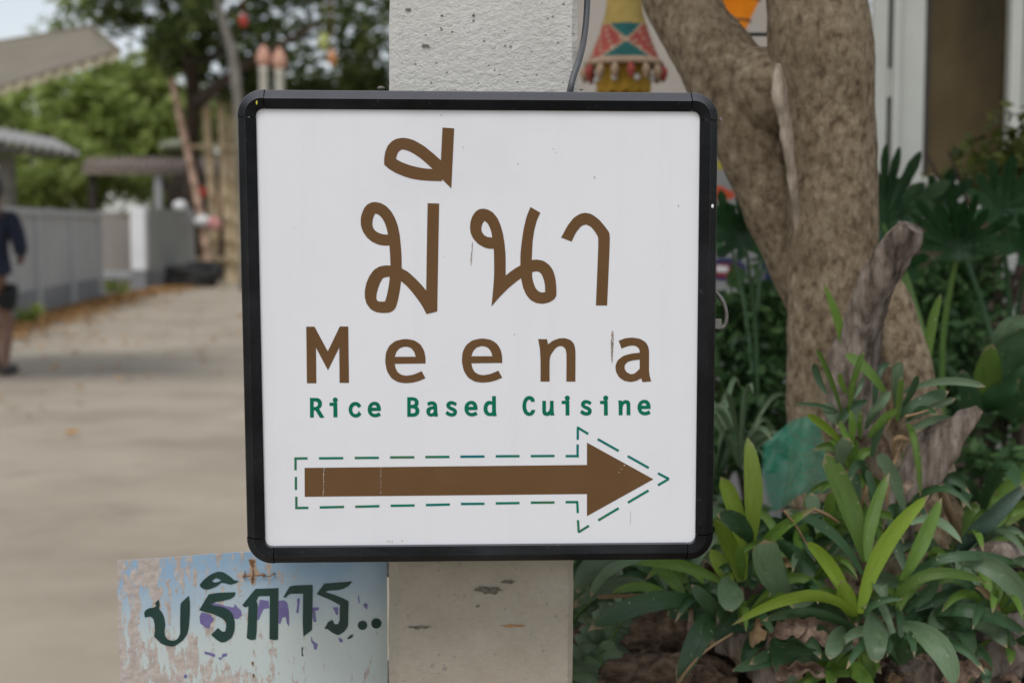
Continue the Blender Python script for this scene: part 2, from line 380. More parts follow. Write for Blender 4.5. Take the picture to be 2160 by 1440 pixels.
def leafmat(name, c1, c2, tr=.3, rough=.4, under=None):
    """strap leaf: lengthwise veins from the UV, faint lighter midrib, a few pale spots"""
    m = mat(name, [c1, c2], rough=rough, scale=5, stretch=(7, .8, 1), coord='UV', trans=tr, detail=4)
    N, L = N_(m); b = [n for n in N if n.type == 'BSDF_PRINCIPLED'][0]; cr = [n for n in N if n.type == 'VALTORGB'][0]
    tc = [n for n in N if n.type == 'TEX_COORD'][0]
    oi = N.new('ShaderNodeObjectInfo'); hs = N.new('ShaderNodeHueSaturation')
    mr = N.new('ShaderNodeMapRange'); mr.inputs[3].default_value = .75; mr.inputs[4].default_value = 1.3; L.new(oi.outputs['Random'], mr.inputs[0])
    L.new(mr.outputs[0], hs.inputs['Value']); L.new(cr.outputs[0], hs.inputs['Color'])
    sp = N.new('ShaderNodeTexNoise'); sp.inputs['Scale'].default_value = 130; L.new(tc.outputs['Object'], sp.inputs['Vector'])
    r = N.new('ShaderNodeMapRange'); r.inputs[1].default_value = .70; r.inputs[2].default_value = .76; L.new(sp.outputs[0], r.inputs[0])
    mx = N.new('ShaderNodeMix'); mx.data_type = 'RGBA'; L.new(r.outputs[0], mx.inputs[0]); L.new(hs.outputs[0], mx.inputs[6]); mx.inputs[7].default_value = (.32, .33, .2, 1)
    # brown dry tip
    sx = N.new('ShaderNodeSeparateXYZ'); L.new(tc.outputs['UV'], sx.inputs[0])
    nt_ = N.new('ShaderNodeTexNoise'); nt_.inputs['Scale'].default_value = 55; nt_.inputs['Detail'].default_value = 5; L.new(tc.outputs['Object'], nt_.inputs['Vector'])
    # browned patches: strongest at the tip and along the margins, rare elsewhere
    ab = N.new('ShaderNodeMath'); ab.operation = 'MULTIPLY_ADD'; L.new(sx.outputs[0], ab.inputs[0]); ab.inputs[1].default_value = 2; ab.inputs[2].default_value = -1
    a2_ = N.new('ShaderNodeMath'); a2_.operation = 'ABSOLUTE'; L.new(ab.outputs[0], a2_.inputs[0])
    a3_ = N.new('ShaderNodeMath'); a3_.operation = 'POWER'; L.new(a2_.outputs[0], a3_.inputs[0]); a3_.inputs[1].default_value = 12
    a4_ = N.new('ShaderNodeMath'); a4_.operation = 'MULTIPLY_ADD'; L.new(a3_.outputs[0], a4_.inputs[0]); a4_.inputs[1].default_value = .10; L.new(sx.outputs[1], a4_.inputs[2])
    a5_ = N.new('ShaderNodeMath'); a5_.operation = 'MULTIPLY_ADD'; L.new(nt_.outputs[0], a5_.inputs[0]); a5_.inputs[1].default_value = .32; L.new(a4_.outputs[0], a5_.inputs[2])
    r2 = N.new('ShaderNodeMapRange'); r2.inputs[1].default_value = 1.10; r2.inputs[2].default_value = 1.15; L.new(a5_.outputs[0], r2.inputs[0])
    # dust film
    nd = N.new('ShaderNodeTexNoise'); nd.inputs['Scale'].default_value = 22; nd.inputs['Detail'].default_value = 6; L.new(tc.outputs['Object'], nd.inputs['Vector'])
    rd = N.new('ShaderNodeMapRange'); rd.inputs[1].default_value = .45; rd.inputs[2].default_value = .75; rd.inputs[3].default_value = rough; rd.inputs[4].default_value = min(.85, rough + .35); L.new(nd.outputs[0], rd.inputs[0]); L.new(rd.outputs[0], b.inputs['Roughness'])
    m2 = N.new('ShaderNodeMix'); m2.data_type = 'RGBA'; L.new(r2.outputs[0], m2.inputs[0]); L.new(mx.outputs[2], m2.inputs[6]); m2.inputs[7].default_value = (.33, .26, .15, 1)
    L.new(m2.outputs[2], b.inputs['Base Color'])
    for n in N:
        if n.type == 'BSDF_TRANSLUCENT': L.new(m2.outputs[2], n.inputs[0])
    # veins relief
    wv = N.new('ShaderNodeTexWave'); wv.wave_type = 'BANDS'; wv.bands_direction = 'X'; wv.inputs['Scale'].default_value = 5.5; wv.inputs['Distortion'].default_value = .3
    L.new(tc.outputs['UV'], wv.inputs['Vector'])
    bp = N.new('ShaderNodeBump'); bp.inputs['Strength'].default_value = .2; bp.inputs['Distance'].default_value = .0015
    L.new(wv.outputs['Fac'], bp.inputs['Height']); L.new(bp.outputs[0], b.inputs['Normal'])
    return m
M['l_bright'] = leafmat('leaf_bright', (.15, .25, .02), (.30, .42, .05), .42)
M['l_mid'] = leafmat('leaf_mid', (.075, .155, .02), (.18, .30, .055), .38)
M['l_dark'] = leafmat('leaf_dark', (.022, .062, .024), (.06, .13, .048), .22, .35)
M['l_grey'] = leafmat('leaf_greygreen', (.085, .145, .075), (.18, .265, .145), .25, .38)
M['l_glossy'] = leafmat('leaf_glossy', (.02, .045, .03), (.05, .085, .06), .1, .25)
M['philo'] = leafmat('lobed_leaf_green', (.014, .055, .018), (.035, .10, .03), .25, .4)
M['philo2'] = leafmat('lobed_leaf_bluegreen', (.025, .075, .03), (.06, .13, .055), .2, .4)
M['petiole'] = mat('leaf_stalk', [(.08, .17, .03), (.14, .25, .05)], rough=.5, scale=8, trans=.2)
M['dry'] = mat('dry_leaf', [(.07, .042, .03), (.20, .135, .095), (.38, .29, .22)], rough=.9, scale=70, trans=.15, island=False, bump=.4)
M['dry_tan'] = mat('dry_leaf_tan', [(.26, .16, .08), (.42, .30, .17)], rough=.8, scale=20, trans=.2, bump=.3)
M['fol_dark'] = mat('foliage_dark', [(.03, .05, .014), (.08, .115, .03), (.20, .24, .07)], rough=.55, scale=1.2, trans=.4, island=True, spec=.3)
M['fol_mid'] = mat('foliage_mid', [(.10, .14, .03), (.25, .32, .075), (.48, .53, .20)], rough=.55, scale=.9, trans=.5, island=True, spec=.3)
M['fol_light'] = mat('foliage_light', [(.13, .19, .04), (.34, .43, .10), (.56, .61, .27)], rough=.55, scale=.8, trans=.5, island=True, spec=.3)
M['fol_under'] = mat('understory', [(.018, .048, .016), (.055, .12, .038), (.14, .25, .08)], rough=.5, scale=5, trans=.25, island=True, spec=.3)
M['fol_yellow'] = mat('yellowgreen_shrub', [(.035, .05, .012), (.10, .12, .025), (.2, .22, .05)], rough=.5, scale=6, trans=.3, island=True, spec=.3)

# ================================================================== SETTING
def road_mat():
    m = mat('dusty_road', [(.33, .283, .218), (.39, .337, .262), (.44, .382, .30)], rough=.9, scale=.9, detail=9, bump=.35, bscale=30, pos=[.36, .5, .66], spec=.2)
    N, L = N_(m); b = [n for n in N if n.type == 'BSDF_PRINCIPLED'][0]; cr = [n for n in N if n.type == 'VALTORGB'][0]
    tc = [n for n in N if n.type == 'TEX_COORD'][0]
    n1 = N.new('ShaderNodeTexNoise'); n1.inputs['Scale'].default_value = 2.2; n1.inputs['Detail'].default_value = 6; L.new(tc.outputs['Object'], n1.inputs['Vector'])
    r = N.new('ShaderNodeMapRange'); r.inputs[1].default_value = .58; r.inputs[2].default_value = .75; r.inputs[4].default_value = .35; L.new(n1.outputs[0], r.inputs[0])
    mx = N.new('ShaderNodeMix'); mx.data_type = 'RGBA'; L.new(r.outputs[0], mx.inputs[0]); L.new(cr.outputs[0], mx.inputs[6]); mx.inputs[7].default_value = (.20, .165, .135, 1)
    L.new(mx.outputs[2], b.inputs['Base Color']); return m
M['road'] = road_mat()
M['earth'] = mat('bare_earth', [(.10, .075, .05), (.2, .155, .11)], rough=1, scale=1.5, detail=8, bump=.4, bscale=20)
g = MB(); g.add([(-400, -60, -.02), (400, -60, -.02), (400, 600, -.02), (-400, 600, -.02)], [(0, 1, 2, 3)])
tag(g.build('ground', M['earth'], origin=(0, 0, 0)), kind='structure')
# road: its left edge follows the white wall; gentle unevenness
rv = []; rf = []
ys = [-12 + i * 1.1 for i in range(45)]
for j, y in enumerate(ys):
    xl = -6.75 - .02 * max(0, y - 18) if y > 12 else -7.2
    for i in range(13):
        x = xl + (3.6 - xl) * i / 12
        rv.append((x, y, .0 + .012 * noise.noise(Vector((x * .6, y * .6, 0)))))
for j in range(len(ys) - 1):
    for i in range(12):
        a = j * 13 + i; rf.append((a, a + 1, a + 14, a + 13))
tag(obj('road', rv, rf, M['road'], origin=(0, 0, 0), smooth=True), kind='structure')

# garden bed: a mound of soil held behind the post
def bed_h(x, y):
    a = min(max((x + .10) / .28, 0), 1); a = a * a * (3 - 2 * a)
    c = min(max((y - 1.72) / .16, 0), 1); c = c * c * (3 - 2 * c)
    d = min(max((3.2 - y) / 1.2, 0), 1); d = .35 + .65 * d * d * (3 - 2 * d)
    e = min(max((4.9 - y) / .5, 0), 1)
    z = .60 * a * c * d * e
    return z + (.03 * noise.noise(Vector((x * 5, y * 5, 1))) + .012 * noise.noise(Vector((x * 18, y * 18, 2)))) * min(1, z * 5) - .01
gx = [-.14 + i * .035 for i in range(78)]; gy = [1.66 + j * .05 for j in range(68)]
bv = [(x, y, bed_h(x, y)) for y in gy for x in gx]
bf = [(j * 78 + i, j * 78 + i + 1, (j + 1) * 78 + i + 1, (j + 1) * 78 + i) for j in range(67) for i in range(77)]
tag(obj('garden_bed', bv, bf, M['soil'], origin=(1, 3, 0), smooth=True), kind='structure')

# ================================================================== CONCRETE POST
PY = 1.602
tl, tr_, br, bl = P(819, 0, PY), P(1219, 0, PY), P(1208, 1440, PY), P(818, 1440, PY)
def lerp_z(a, b, z):
    t = (z - b.z) / (a.z - b.z); return b + (a - b) * t
post = thing('concrete_post', (lerp_z(tl, bl, 0).x + .1, PY + .1, 0), 'square pale grey concrete post pitted with air holes carrying the white arrow sign', 'concrete post')
zs = [0, .3, .5] + [.55 + i * .02 for i in range(70)] + [2.1, 2.5, 3.1]
v = []; f = []
for z in zs:
    a = lerp_z(tl, bl, z).x; b_ = lerp_z(tr_, br, z).x
    def wob(k, am=.0011): return am * (noise.noise(Vector((k, 0, z * 22))) + .7 * noise.noise(Vector((k, 3, z * 70))))
    cl = .0125 + wob(3, .003); cr_ = .006 + wob(5)
    ring = [(a + wob(1), PY + cl * 1.1), (a + cl, PY + wob(2, .0005)), (b_ - cr_, PY), (b_ + wob(8), PY + cr_), (b_, PY + .195), (b_ - .006, PY + .2), (a + .006, PY + .2), (a, PY + .195)]
    v += [(x, y, z) for x, y in ring]
for i in range(len(zs) - 1):
    for j in range(8): f.append((i * 8 + j, i * 8 + (j + 1) % 8, (i + 1) * 8 + (j + 1) % 8, (i + 1) * 8 + j))
f.append(tuple(range(7, -1, -1))); f.append(tuple((len(zs) - 1) * 8 + j for j in range(8)))
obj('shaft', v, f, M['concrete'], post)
# broken hollows, chips and a rust stain on the lower face (thin crusts proud of the face)
M['hollow'] = mat('concrete_hollow', [(.12, .11, .085), (.26, .24, .19)], rough=1, scale=200, bump=.6)
M['rust_stain'] = mat('rust_stain', [(.30, .13, .035), (.42, .24, .10)], rough=1, scale=150)
def crust(name, cx, cy, w_, h_, m, sd, parent=post, Y=PY - .0012):
    n = 44; pts = []
    for i in range(n):
        a = 2 * math.pi * i / n
        r = .95 + .6 * noise.noise(Vector((math.cos(a) * 2.2 + sd, math.sin(a) * 2.2, sd * 2))) + .45 * noise.noise(Vector((math.cos(a) * 7 + sd, math.sin(a) * 7, sd)))
        pts.append(P(cx + w_ / 2 * r * math.cos(a), cy + h_ / 2 * r * math.sin(a), Y))
    c = P(cx, cy, Y)
    return obj(name, [c] + pts, [(0, 1 + i, 1 + (i + 1) % n) for i in range(n)], m, parent)
crust('hollow', 1030, 1244, 50, 14, M['hollow'], 1.3); crust('hollow', 1072, 1227, 28, 7, M['hollow'], 4.2)
crust('hollow', 886, 1322, 42, 7, M['hollow'], 7.7); crust('rust_stain', 1081, 1319, 50, 5, M['rust_stain'], 2.9)
crust('hollow', 861, 21, 13, 7, M['hollow'], 5.1); crust('hollow', 899, 97, 17, 8, M['hollow'], 9.2); crust('hollow', 999, 33, 7, 7, M['hollow'], 3.2)
crust('hollow', 1008, 1278, 9, 5, M['hollow'], 6.6)

# ================================================================== WHITE ARROW SIGN
SY0, SK = 1.5075, .030          # front plane of the sign: Y = SY0 + SK * x (left end slightly nearer)
snv = Vector((SK, -1, 0)).normalized(); suv = Vector((1, SK, 0)).normalized()
S0 = Vector((0, SY0, 0))
def S(px, py, off=0.0):
    """point of the sign's front plane (moved `off` towards the viewer) under a photograph pixel"""
    r = ray(px, py); o = Vector((0, 0, CAMZ)); p0 = S0 + snv * off
    t = (p0 - o).dot(snv) / r.dot(snv); return o + r * t
def suv2(p): q = p - S0; return Vector((q.dot(suv), q.z))
def s3(u, v_, off=0.0): return S0 + suv * u + Vector((0, 0, v_)) + snv * off

sign = thing('arrow_sign', (S(1010, 1190).x, 1.54, S(1010, 1190).z), 'white square sign in rounded black frame reading Meena Rice Based Cuisine over an arrow', 'sign')
Q = [suv2(S(*p)) for p in ((496, 187), (1519, 194), (1507, 1184), (519, 1193))]   # TL TR BR BL
def inset_quad(o):
    out = []
    for i in range(4):
        a, b_, c = Q[(i - 1) % 4], Q[i], Q[(i + 1) % 4]
        e1 = (a - b_).normalized(); e2 = (c - b_).normalized()
        s_ = abs(e1.x * e2.y - e1.y * e2.x); out.append((b_ + (e1 + e2) * o / s_, e1, e2))
    return out
PROF = [(0, -.085), (0, -.0125), (.0012, -.0092), (.0088, -.0013), (.0098, 0), (.0110, -.0003), (.0190, -.0024), (.0203, -.0036), (.0203, -.0086)]
RC = .0275
def corner_piece(i, proud=.00035):
    v = []; n = 12
    for (o, d) in PROF:
        c, e1, e2 = inset_quad(o - (proud if o < .019 else 0))[i]
        r = max(RC - o, .006); L_ = .0290 - o
        row = [c + e1 * L_]
        cc = c + (e1 + e2) * r
        for k in range(n + 1):
            t = math.pi / 2 * k / n
            row.append(cc - e2 * r * math.cos(t) - e1 * r * math.sin(t))
        row.append(c + e2 * L_)
        v += [s3(p.x, p.y, d + (proud if d > -.08 else 0)) for p in row]
    w_ = n + 3
    f = [(a * w_ + b_, (a + 1) * w_ + b_, (a + 1) * w_ + b_ + 1, a * w_ + b_ + 1) for a in range(len(PROF) - 1) for b_ in range(w_ - 1)]
    return v, f
def rail(i):
    # from corner i to corner i+1 (Q order), split along the length so the bump wear and slight waviness show
    v = []; n = 14
    for (o, d) in PROF:
        IQ = inset_quad(o); a, _, e2 = IQ[i]; b_, e1, _ = IQ[(i + 1) % 4]
        L_ = .0290 - o + .0006
        p = a + e2 * L_; q = b_ + e1 * L_
        for k in range(n + 1):
            t = k / n; r = p + (q - p) * t
            wv = .0004 * noise.noise(Vector((k * .7, i * 5, o * 90)))
            v.append(s3(r.x, r.y, d + wv))
    w_ = n + 1
    f = [(a * w_ + b_, (a + 1) * w_ + b_, (a + 1) * w_ + b_ + 1, a * w_ + b_ + 1) for a in range(len(PROF) - 1) for b_ in range(w_ - 1)]
    return v, f
for i in range(4):
    v, f = corner_piece(i); obj('frame_corner', v, f, M['frame'], sign)
    v, f = rail(i); obj('frame_rail', v, f, M['frame'], sign)
PD = -.0062   # depth of the panel face behind the front plane
c4 = [q[0] for q in inset_quad(.0185)]
v = [s3(p.x, p.y, PD) for p in c4] + [s3(p.x, p.y, PD - .003) for p in c4]
panel = obj('panel', v, [(0, 3, 2, 1), (4, 5, 6, 7)] + [(a, (a + 1) % 4, 4 + (a + 1) % 4, 4 + a) for a in range(4)], M['panel'], sign)
c5 = [q[0] for q in inset_quad(.002)]
v = [s3(p.x, p.y, -.083) for p in c5] + [s3(p.x, p.y, -.086) for p in c5]
obj('back_plate', v, [(0, 1, 2, 3), (4, 7, 6, 5)] + [(a, 4 + a, 4 + (a + 1) % 4, (a + 1) % 4) for a in range(4)], M['frame'], sign)

def inside(pt, poly):
    x, y = pt; c = False; n = len(poly)
    for i in range(n):
        x1, y1 = poly[i]; x2, y2 = poly[i - 1]
        if (y1 > y) != (y2 > y) and x < (x2 - x1) * (y - y1) / (y2 - y1) + x1: c = not c
    return c
def flat_shape(adds, subs):
    """triangulated union of outlines minus holes, in photograph pixels"""
    polys = adds + subs; vs = []; es = []
    for p in polys:
        n0 = len(vs); vs += [Vector(q) for q in p]; es += [(n0 + i, n0 + (i + 1) % len(p)) for i in range(len(p))]
    ov, oe, of, *_ = delaunay_2d_cdt(vs, es, [], 0, 1e-4)
    keep = []
    for t in of:
        c = sum((ov[i] for i in t), Vector((0, 0))) / len(t)
        if any(inside(c, p) for p in adds) and not any(inside(c, p) for p in subs): keep.append(tuple(t))
    used = sorted({i for t in keep for i in t}); mp = {a: b for b, a in enumerate(used)}
    return [ov[i] for i in used], [tuple(mp[i] for i in t) for t in keep]
def Z(ox, oy, s_, pts): return [(ox + x / s_, oy + y / s_) for x, y in pts]
def sm(pts, it=1, closed=True):
    """cut corners that turn gently, keep sharp ones"""
    for _ in range(it):
        out = []; n = len(pts)
        for i in range(n):
            a = Vector(pts[i - 1]); b = Vector(pts[i]); c = Vector(pts[(i + 1) % n])
            d1 = (b - a); d2 = (c - b)
            if d1.length < 1e-6 or d2.length < 1e-6: out.append(tuple(b)); continue
            ang = d1.angle(d2)
            if ang < math.radians(46):
                out.append(tuple(b - d1 * .25)); out.append(tuple(b * .75 + (a + c) * .125 if False else b - d1 * .0 + (a + c - 2 * b) * .06)); out.append(tuple(b + d2 * .25))
            else: out.append(tuple(b))
        pts = out
    return pts
def letter(name, adds, subs, m, surf=S, parent=panel, off=PD + .00035, smooth_it=1):
    adds = [sm(a, smooth_it) for a in adds]; subs = [sm(a, smooth_it) for a in subs]
    v, f = flat_shape(adds, subs)
    fl = []
    for t in f:   # face the viewer (photograph y runs down)
        a, b, c = (v[i] for i in t[:3]); cr = (b - a).x * (c - a).y - (b - a).y * (c - a).x
        fl.append(t if cr < 0 else t[::-1])
    return obj(name, [surf(p.x, p.y, off) for p in v], fl, m, parent)
def stroke(pts, w_, closed=False):
    pts = [Vector(p) for p in pts]; L_ = []; R_ = []; n = len(pts)
    for i, p in enumerate(pts):
        a = pts[i - 1] if (i > 0 or closed) else p; b = pts[(i + 1) % n] if (i < n - 1 or closed) else p
        t = (b - a).normalized(); nn = Vector((-t.y, t.x)); L_.append(p + nn * w_ / 2); R_.append(p - nn * w_ / 2)
    return [tuple(q) for q in L_ + R_[::-1]]

BV = M['brown_vinyl']; z1 = lambda p: Z(700, 220, 3, p)
letter('letter', [z1([(690, 355), (640, 310), (580, 262), (520, 228), (480, 216), (445, 212), (405, 220), (375, 238), (352, 265), (338, 300), (331, 340), (331, 382), (360, 408), (400, 432), (450, 454), (510, 472), (570, 481), (630, 485), (697, 486), (697, 474), (756, 532), (774, 153), (700, 148)])],
       [z1([(406, 347), (412, 320), (422, 300), (435, 290), (450, 286), (480, 293), (520, 313), (560, 340), (600, 374), (638, 410), (590, 407), (540, 398), (490, 385), (440, 366)])], BV)
letter('letter', [z1([(275, 618), (310, 625), (345, 645), (375, 677), (400, 720), (418, 770), (430, 830), (437, 900), (441, 960), (442, 1038), (480, 1058), (530, 1103), (570, 1145), (597, 1178), (601, 900), (606, 626), (679, 628), (672, 1000), (667, 1310), (599, 1327), (575, 1280), (545, 1235), (505, 1183), (470, 1145), (438, 1118), (430, 1180), (418, 1240), (405, 1285), (385, 1308), (360, 1318), (320, 1320), (280, 1314), (245, 1295), (220, 1262), (209, 1225), (208, 1180), (218, 1130), (238, 1085), (265, 1048), (300, 1026), (340, 1019), (371, 1020), (369, 960), (364, 893), (330, 894), (295, 888), (255, 870), (222, 843), (198, 808), (184, 770), (182, 725), (190, 690), (205, 655), (225, 633), (250, 621)])],
       [z1([(275, 691), (295, 697), (315, 716), (333, 745), (347, 785), (355, 824), (330, 824), (300, 816), (275, 801), (260, 781), (256, 755), (260, 725), (267, 703)]),
        z1([(366, 1091), (340, 1093), (322, 1100), (305, 1130), (292, 1165), (283, 1200), (281, 1228), (288, 1243), (300, 1248), (336, 1248), (348, 1210), (358, 1160), (364, 1120)])], BV)
letter('letter', [z1([(958, 660), (990, 667), (1020, 685), (1048, 720), (1068, 765), (1083, 820), (1093, 880), (1099, 950), (1100, 1020), (1100, 1083), (1135, 1055), (1165, 1035), (1193, 1019), (1193, 950), (1200, 880), (1213, 790), (1232, 710), (1257, 650), (1319, 686), (1297, 735), (1280, 800), (1270, 870), (1265, 985), (1300, 982), (1340, 990), (1375, 1015), (1400, 1050), (1415, 1100), (1421, 1160), (1421, 1212), (1405, 1235), (1375, 1253), (1335, 1262), (1295, 1257), (1260, 1240), (1230, 1205), (1210, 1160), (1197, 1100), (1165, 1123), (1120, 1160), (1060, 1220), (1010, 1278), (1020, 1180), (1027, 1080), (1027, 1000), (1025, 914), (990, 913), (960, 903), (925, 883), (895, 850), (878, 815), (874, 780), (877, 745), (888, 710), (908, 680), (932, 664)])],
       [z1([(966, 737), (985, 752), (1000, 780), (1010, 810), (1014, 843), (985, 840), (962, 827), (948, 805), (946, 780), (953, 755)]),
        z1([(1267, 1062), (1290, 1056), (1310, 1058), (1328, 1075), (1342, 1110), (1349, 1150), (1350, 1188), (1330, 1191), (1310, 1185), (1290, 1165), (1276, 1130), (1268, 1095)])], BV)
letter('letter', [z1([(1451, 843), (1490, 770), (1530, 718), (1570, 693), (1605, 686), (1645, 695), (1690, 728), (1730, 775), (1755, 810), (1759, 835), (1758, 900), (1742, 1272), (1671, 1272), (1680, 1050), (1688, 843), (1665, 805), (1640, 775), (1610, 760), (1580, 768), (1545, 810), (1517, 868)])], [], BV)
z2 = lambda p: Z(600, 660, 2.5714, p)
letter('letter', [z2([(118, 74), (163, 74), (235, 208), (300, 73), (346, 73), (350, 378), (299, 378), (297, 187), (236, 310), (171, 187), (173, 380), (122, 380)])], [], BV, smooth_it=0)
E_o = [(765, 273), (598, 275), (603, 300), (615, 322), (635, 335), (662, 340), (700, 334), (744, 315), (765, 353), (730, 368), (695, 377), (655, 380), (615, 374), (580, 353), (556, 315), (546, 265), (550, 215), (568, 178), (600, 152), (640, 142), (665, 141), (705, 148), (738, 170), (758, 205), (765, 240)]
E_h = [(598, 237), (712, 237), (705, 212), (690, 192), (670, 183), (650, 182), (625, 190), (607, 210)]
for dx, dy in ((0, 0), (416, -3)):
    letter('letter', [z2([(x + dx, y + dy) for x, y in E_o])], [z2([(x + dx, y + dy) for x, y in E_h])], BV)
letter('letter', [z2([(1376, 141), (1424, 142), (1430, 170), (1455, 150), (1490, 137), (1520, 136), (1550, 145), (1570, 165), (1579, 200), (1578, 371), (1529, 371), (1530, 225), (1525, 195), (1510, 180), (1490, 178), (1470, 190), (1445, 225), (1438, 250), (1438, 371), (1389, 371), (1389, 250), (1385, 190)])], [], BV)
letter('letter', [z2([(1813, 150), (1850, 136), (1890, 133), (1930, 140), (1960, 158), (1975, 185), (1978, 215), (1977, 310), (1981, 340), (1989, 370), (1942, 374), (1935, 353), (1915, 365), (1880, 374), (1845, 368), (1815, 348), (1798, 318), (1795, 285), (1808, 255), (1838, 232), (1880, 220), (1927, 215), (1925, 195), (1910, 180), (1888, 175), (1860, 180), (1828, 192)])],
       [z2([(1927, 252), (1890, 256), (1860, 265), (1845, 283), (1845, 302), (1855, 320), (1878, 332), (1900, 328), (1927, 302)])], BV)
# small green line
GV = M['green_vinyl']
def circ(cx, cy, r, n=16): return [(cx + r * math.cos(2 * math.pi * i / n), cy + r * math.sin(2 * math.pi * i / n)) for i in range(n)]
a1 = lambda p: Z(640, 820, 9.818, p); a2 = lambda p: Z(850, 820, 9.818, p); a3 = lambda p: Z(1090, 820, 7.2, p)
letter('letter', [a1([(135, 185), (270, 185), (320, 195), (360, 225), (382, 270), (384, 320), (370, 370), (325, 410), (435, 592), (345, 597), (250, 445), (215, 440), (215, 592), (137, 592)])], [a1([(212, 258), (250, 257), (285, 268), (300, 290), (304, 315), (297, 340), (275, 362), (245, 372), (212, 372)])], GV)
I_bar = [(540, 285), (620, 280), (700, 278), (705, 585), (622, 585), (620, 350), (540, 348)]
letter('letter', [a1(I_bar), a1(circ(659, 228, 53))], [], GV, smooth_it=0)
C_o = [(1200, 350), (1145, 393), (1115, 360), (1080, 340), (1045, 352), (1020, 385), (1010, 430), (1020, 475), (1045, 510), (1075, 522), (1110, 510), (1150, 470), (1203, 520), (1170, 560), (1130, 585), (1080, 592), (1030, 580), (985, 550), (950, 500), (935, 440), (940, 380), (965, 325), (1005, 285), (1060, 266), (1110, 270), (1160, 295)]
letter('letter', [a1(C_o)], [], GV)
e_o = [(1600, 452), (1413, 455), (1420, 485), (1440, 505), (1475, 515), (1520, 507), (1570, 482), (1605, 548), (1555, 573), (1500, 586), (1450, 582), (1400, 562), (1360, 525), (1335, 470), (1330, 410), (1345, 345), (1380, 298), (1430, 268), (1480, 262), (1530, 272), (1570, 305), (1595, 355), (1604, 410)]
e_h = [(1413, 385), (1518, 385), (1512, 358), (1495, 340), (1468, 332), (1440, 340), (1422, 360)]
letter('letter', [a1(e_o)], [a1(e_h)], GV)
letter('letter', [a2([(88, 170), (210, 170), (260, 180), (300, 210), (325, 260), (323, 315), (297, 360), (330, 400), (343, 450), (333, 505), (300, 545), (250, 572), (180, 575), (88, 575)])], [a2([(160, 238), (205, 238), (235, 250), (247, 280), (238, 312), (212, 326), (160, 330)]), a2([(160, 398), (210, 398), (248, 415), (262, 450), (250, 485), (215, 503), (160, 505)])], GV)
letter('letter', [a2([(500, 282), (545, 262), (600, 252), (650, 262), (690, 295), (708, 340), (712, 480), (728, 562), (655, 574), (640, 560), (580, 573), (530, 560), (495, 520), (482, 470), (490, 420), (515, 385), (560, 365), (635, 350), (620, 332), (590, 325), (555, 335), (520, 350)])], [a2([(637, 425), (600, 420), (572, 440), (560, 470), (567, 500), (590, 508), (620, 495), (637, 460)])], GV)
S_o = [(1118, 295), (1088, 352), (1050, 330), (1010, 318), (975, 330), (975, 350), (1000, 368), (1060, 390), (1105, 425), (1122, 470), (1112, 520), (1080, 556), (1030, 572), (970, 567), (920, 548), (876, 508), (918, 450), (950, 478), (990, 498), (1025, 500), (1045, 485), (1040, 465), (1010, 448), (950, 420), (905, 380), (895, 335), (910, 290), (950, 258), (1000, 247), (1060, 260)]
letter('letter', [a2(S_o)], [], GV)
letter('letter', [a2([(x - 58, y - 18) for x, y in e_o])], [a2([(x - 58, y - 18) for x, y in e_h])], GV)
letter('letter', [a2([(1847, 147), (1924, 147), (1926, 440), (1932, 510), (1943, 556), (1868, 566), (1858, 552), (1800, 563), (1745, 550), (1700, 515), (1672, 460), (1668, 400), (1680, 330), (1715, 275), (1765, 245), (1820, 248), (1845, 260)])], [a2([(1845, 325), (1810, 316), (1775, 330), (1753, 370), (1748, 415), (1760, 460), (1785, 490), (1815, 494), (1845, 475)])], GV)
letter('letter', [a3([(275, 192), (218, 196), (212, 172), (190, 160), (165, 172), (148, 210), (142, 260), (150, 310), (168, 345), (190, 358), (212, 348), (222, 318), (280, 316), (272, 355), (245, 390), (200, 410), (155, 402), (115, 370), (90, 315), (84, 255), (95, 190), (120, 140), (155, 112), (195, 104), (240, 118), (268, 150)])], [], GV)
letter('letter', [a3([(388, 180), (444, 180), (443, 335), (452, 352), (468, 352), (490, 330), (504, 290), (505, 180), (560, 180), (560, 340), (573, 400), (518, 404), (510, 390), (480, 407), (440, 408), (405, 392), (388, 355)])], [], GV)
for dx in (0, 583):
    letter('letter', [a3([(x + dx, y) for x, y in [(681, 182), (735, 177), (798, 176), (800, 400), (742, 402), (741, 228), (682, 226)]]), a3(circ(768 + dx, 138, 39))], [], GV, smooth_it=0)
k = 9.818 / 7.2
letter('letter', [a3([(960 + (x - 876) / k, 404 + (y - 572) / k) for x, y in S_o])], [], GV)
letter('letter', [a3([(1541, 174), (1596, 176), (1602, 192), (1630, 172), (1670, 167), (1705, 180), (1724, 210), (1727, 398), (1668, 398), (1668, 245), (1660, 222), (1640, 222), (1618, 245), (1608, 280), (1606, 398), (1549, 398), (1549, 240)])], [], GV)
letter('letter', [a3([(1833 + (x - 1330) / k, 400 + (y - 586) / k) for x, y in e_o])], [a3([(1833 + (x - 1330) / k, 400 + (y - 586) / k) for x, y in e_h])], GV)
letter('arrow', [z2([(109, 839), (1641, 823), (1641, 702), (2001, 900), (1641, 1100), (1641, 980), (110, 995)])], [], BV, smooth_it=0)
DV = M['dash_vinyl']
def dash(pts, w_=12.5): letter('dash', [z2(stroke(p, w_)) for p in (pts if isinstance(pts[0][0], tuple) else [pts])], [], DV, smooth_it=0)
dash([[(60, 851), (60, 790)], [(53.5, 788), (125, 787)]]); dash([(187, 787), (319, 786)]); dash([(381, 785), (512, 784)]); dash([(573, 782), (704, 781)]); dash([(764, 780), (895, 779)])
dash([(954, 778), (1085, 777)]); dash([(1146, 776), (1275, 775)]); dash([(1336, 775), (1465, 774)]); dash([[(1525, 775), (1597, 775)], [(1590, 770), (1590, 712)]])
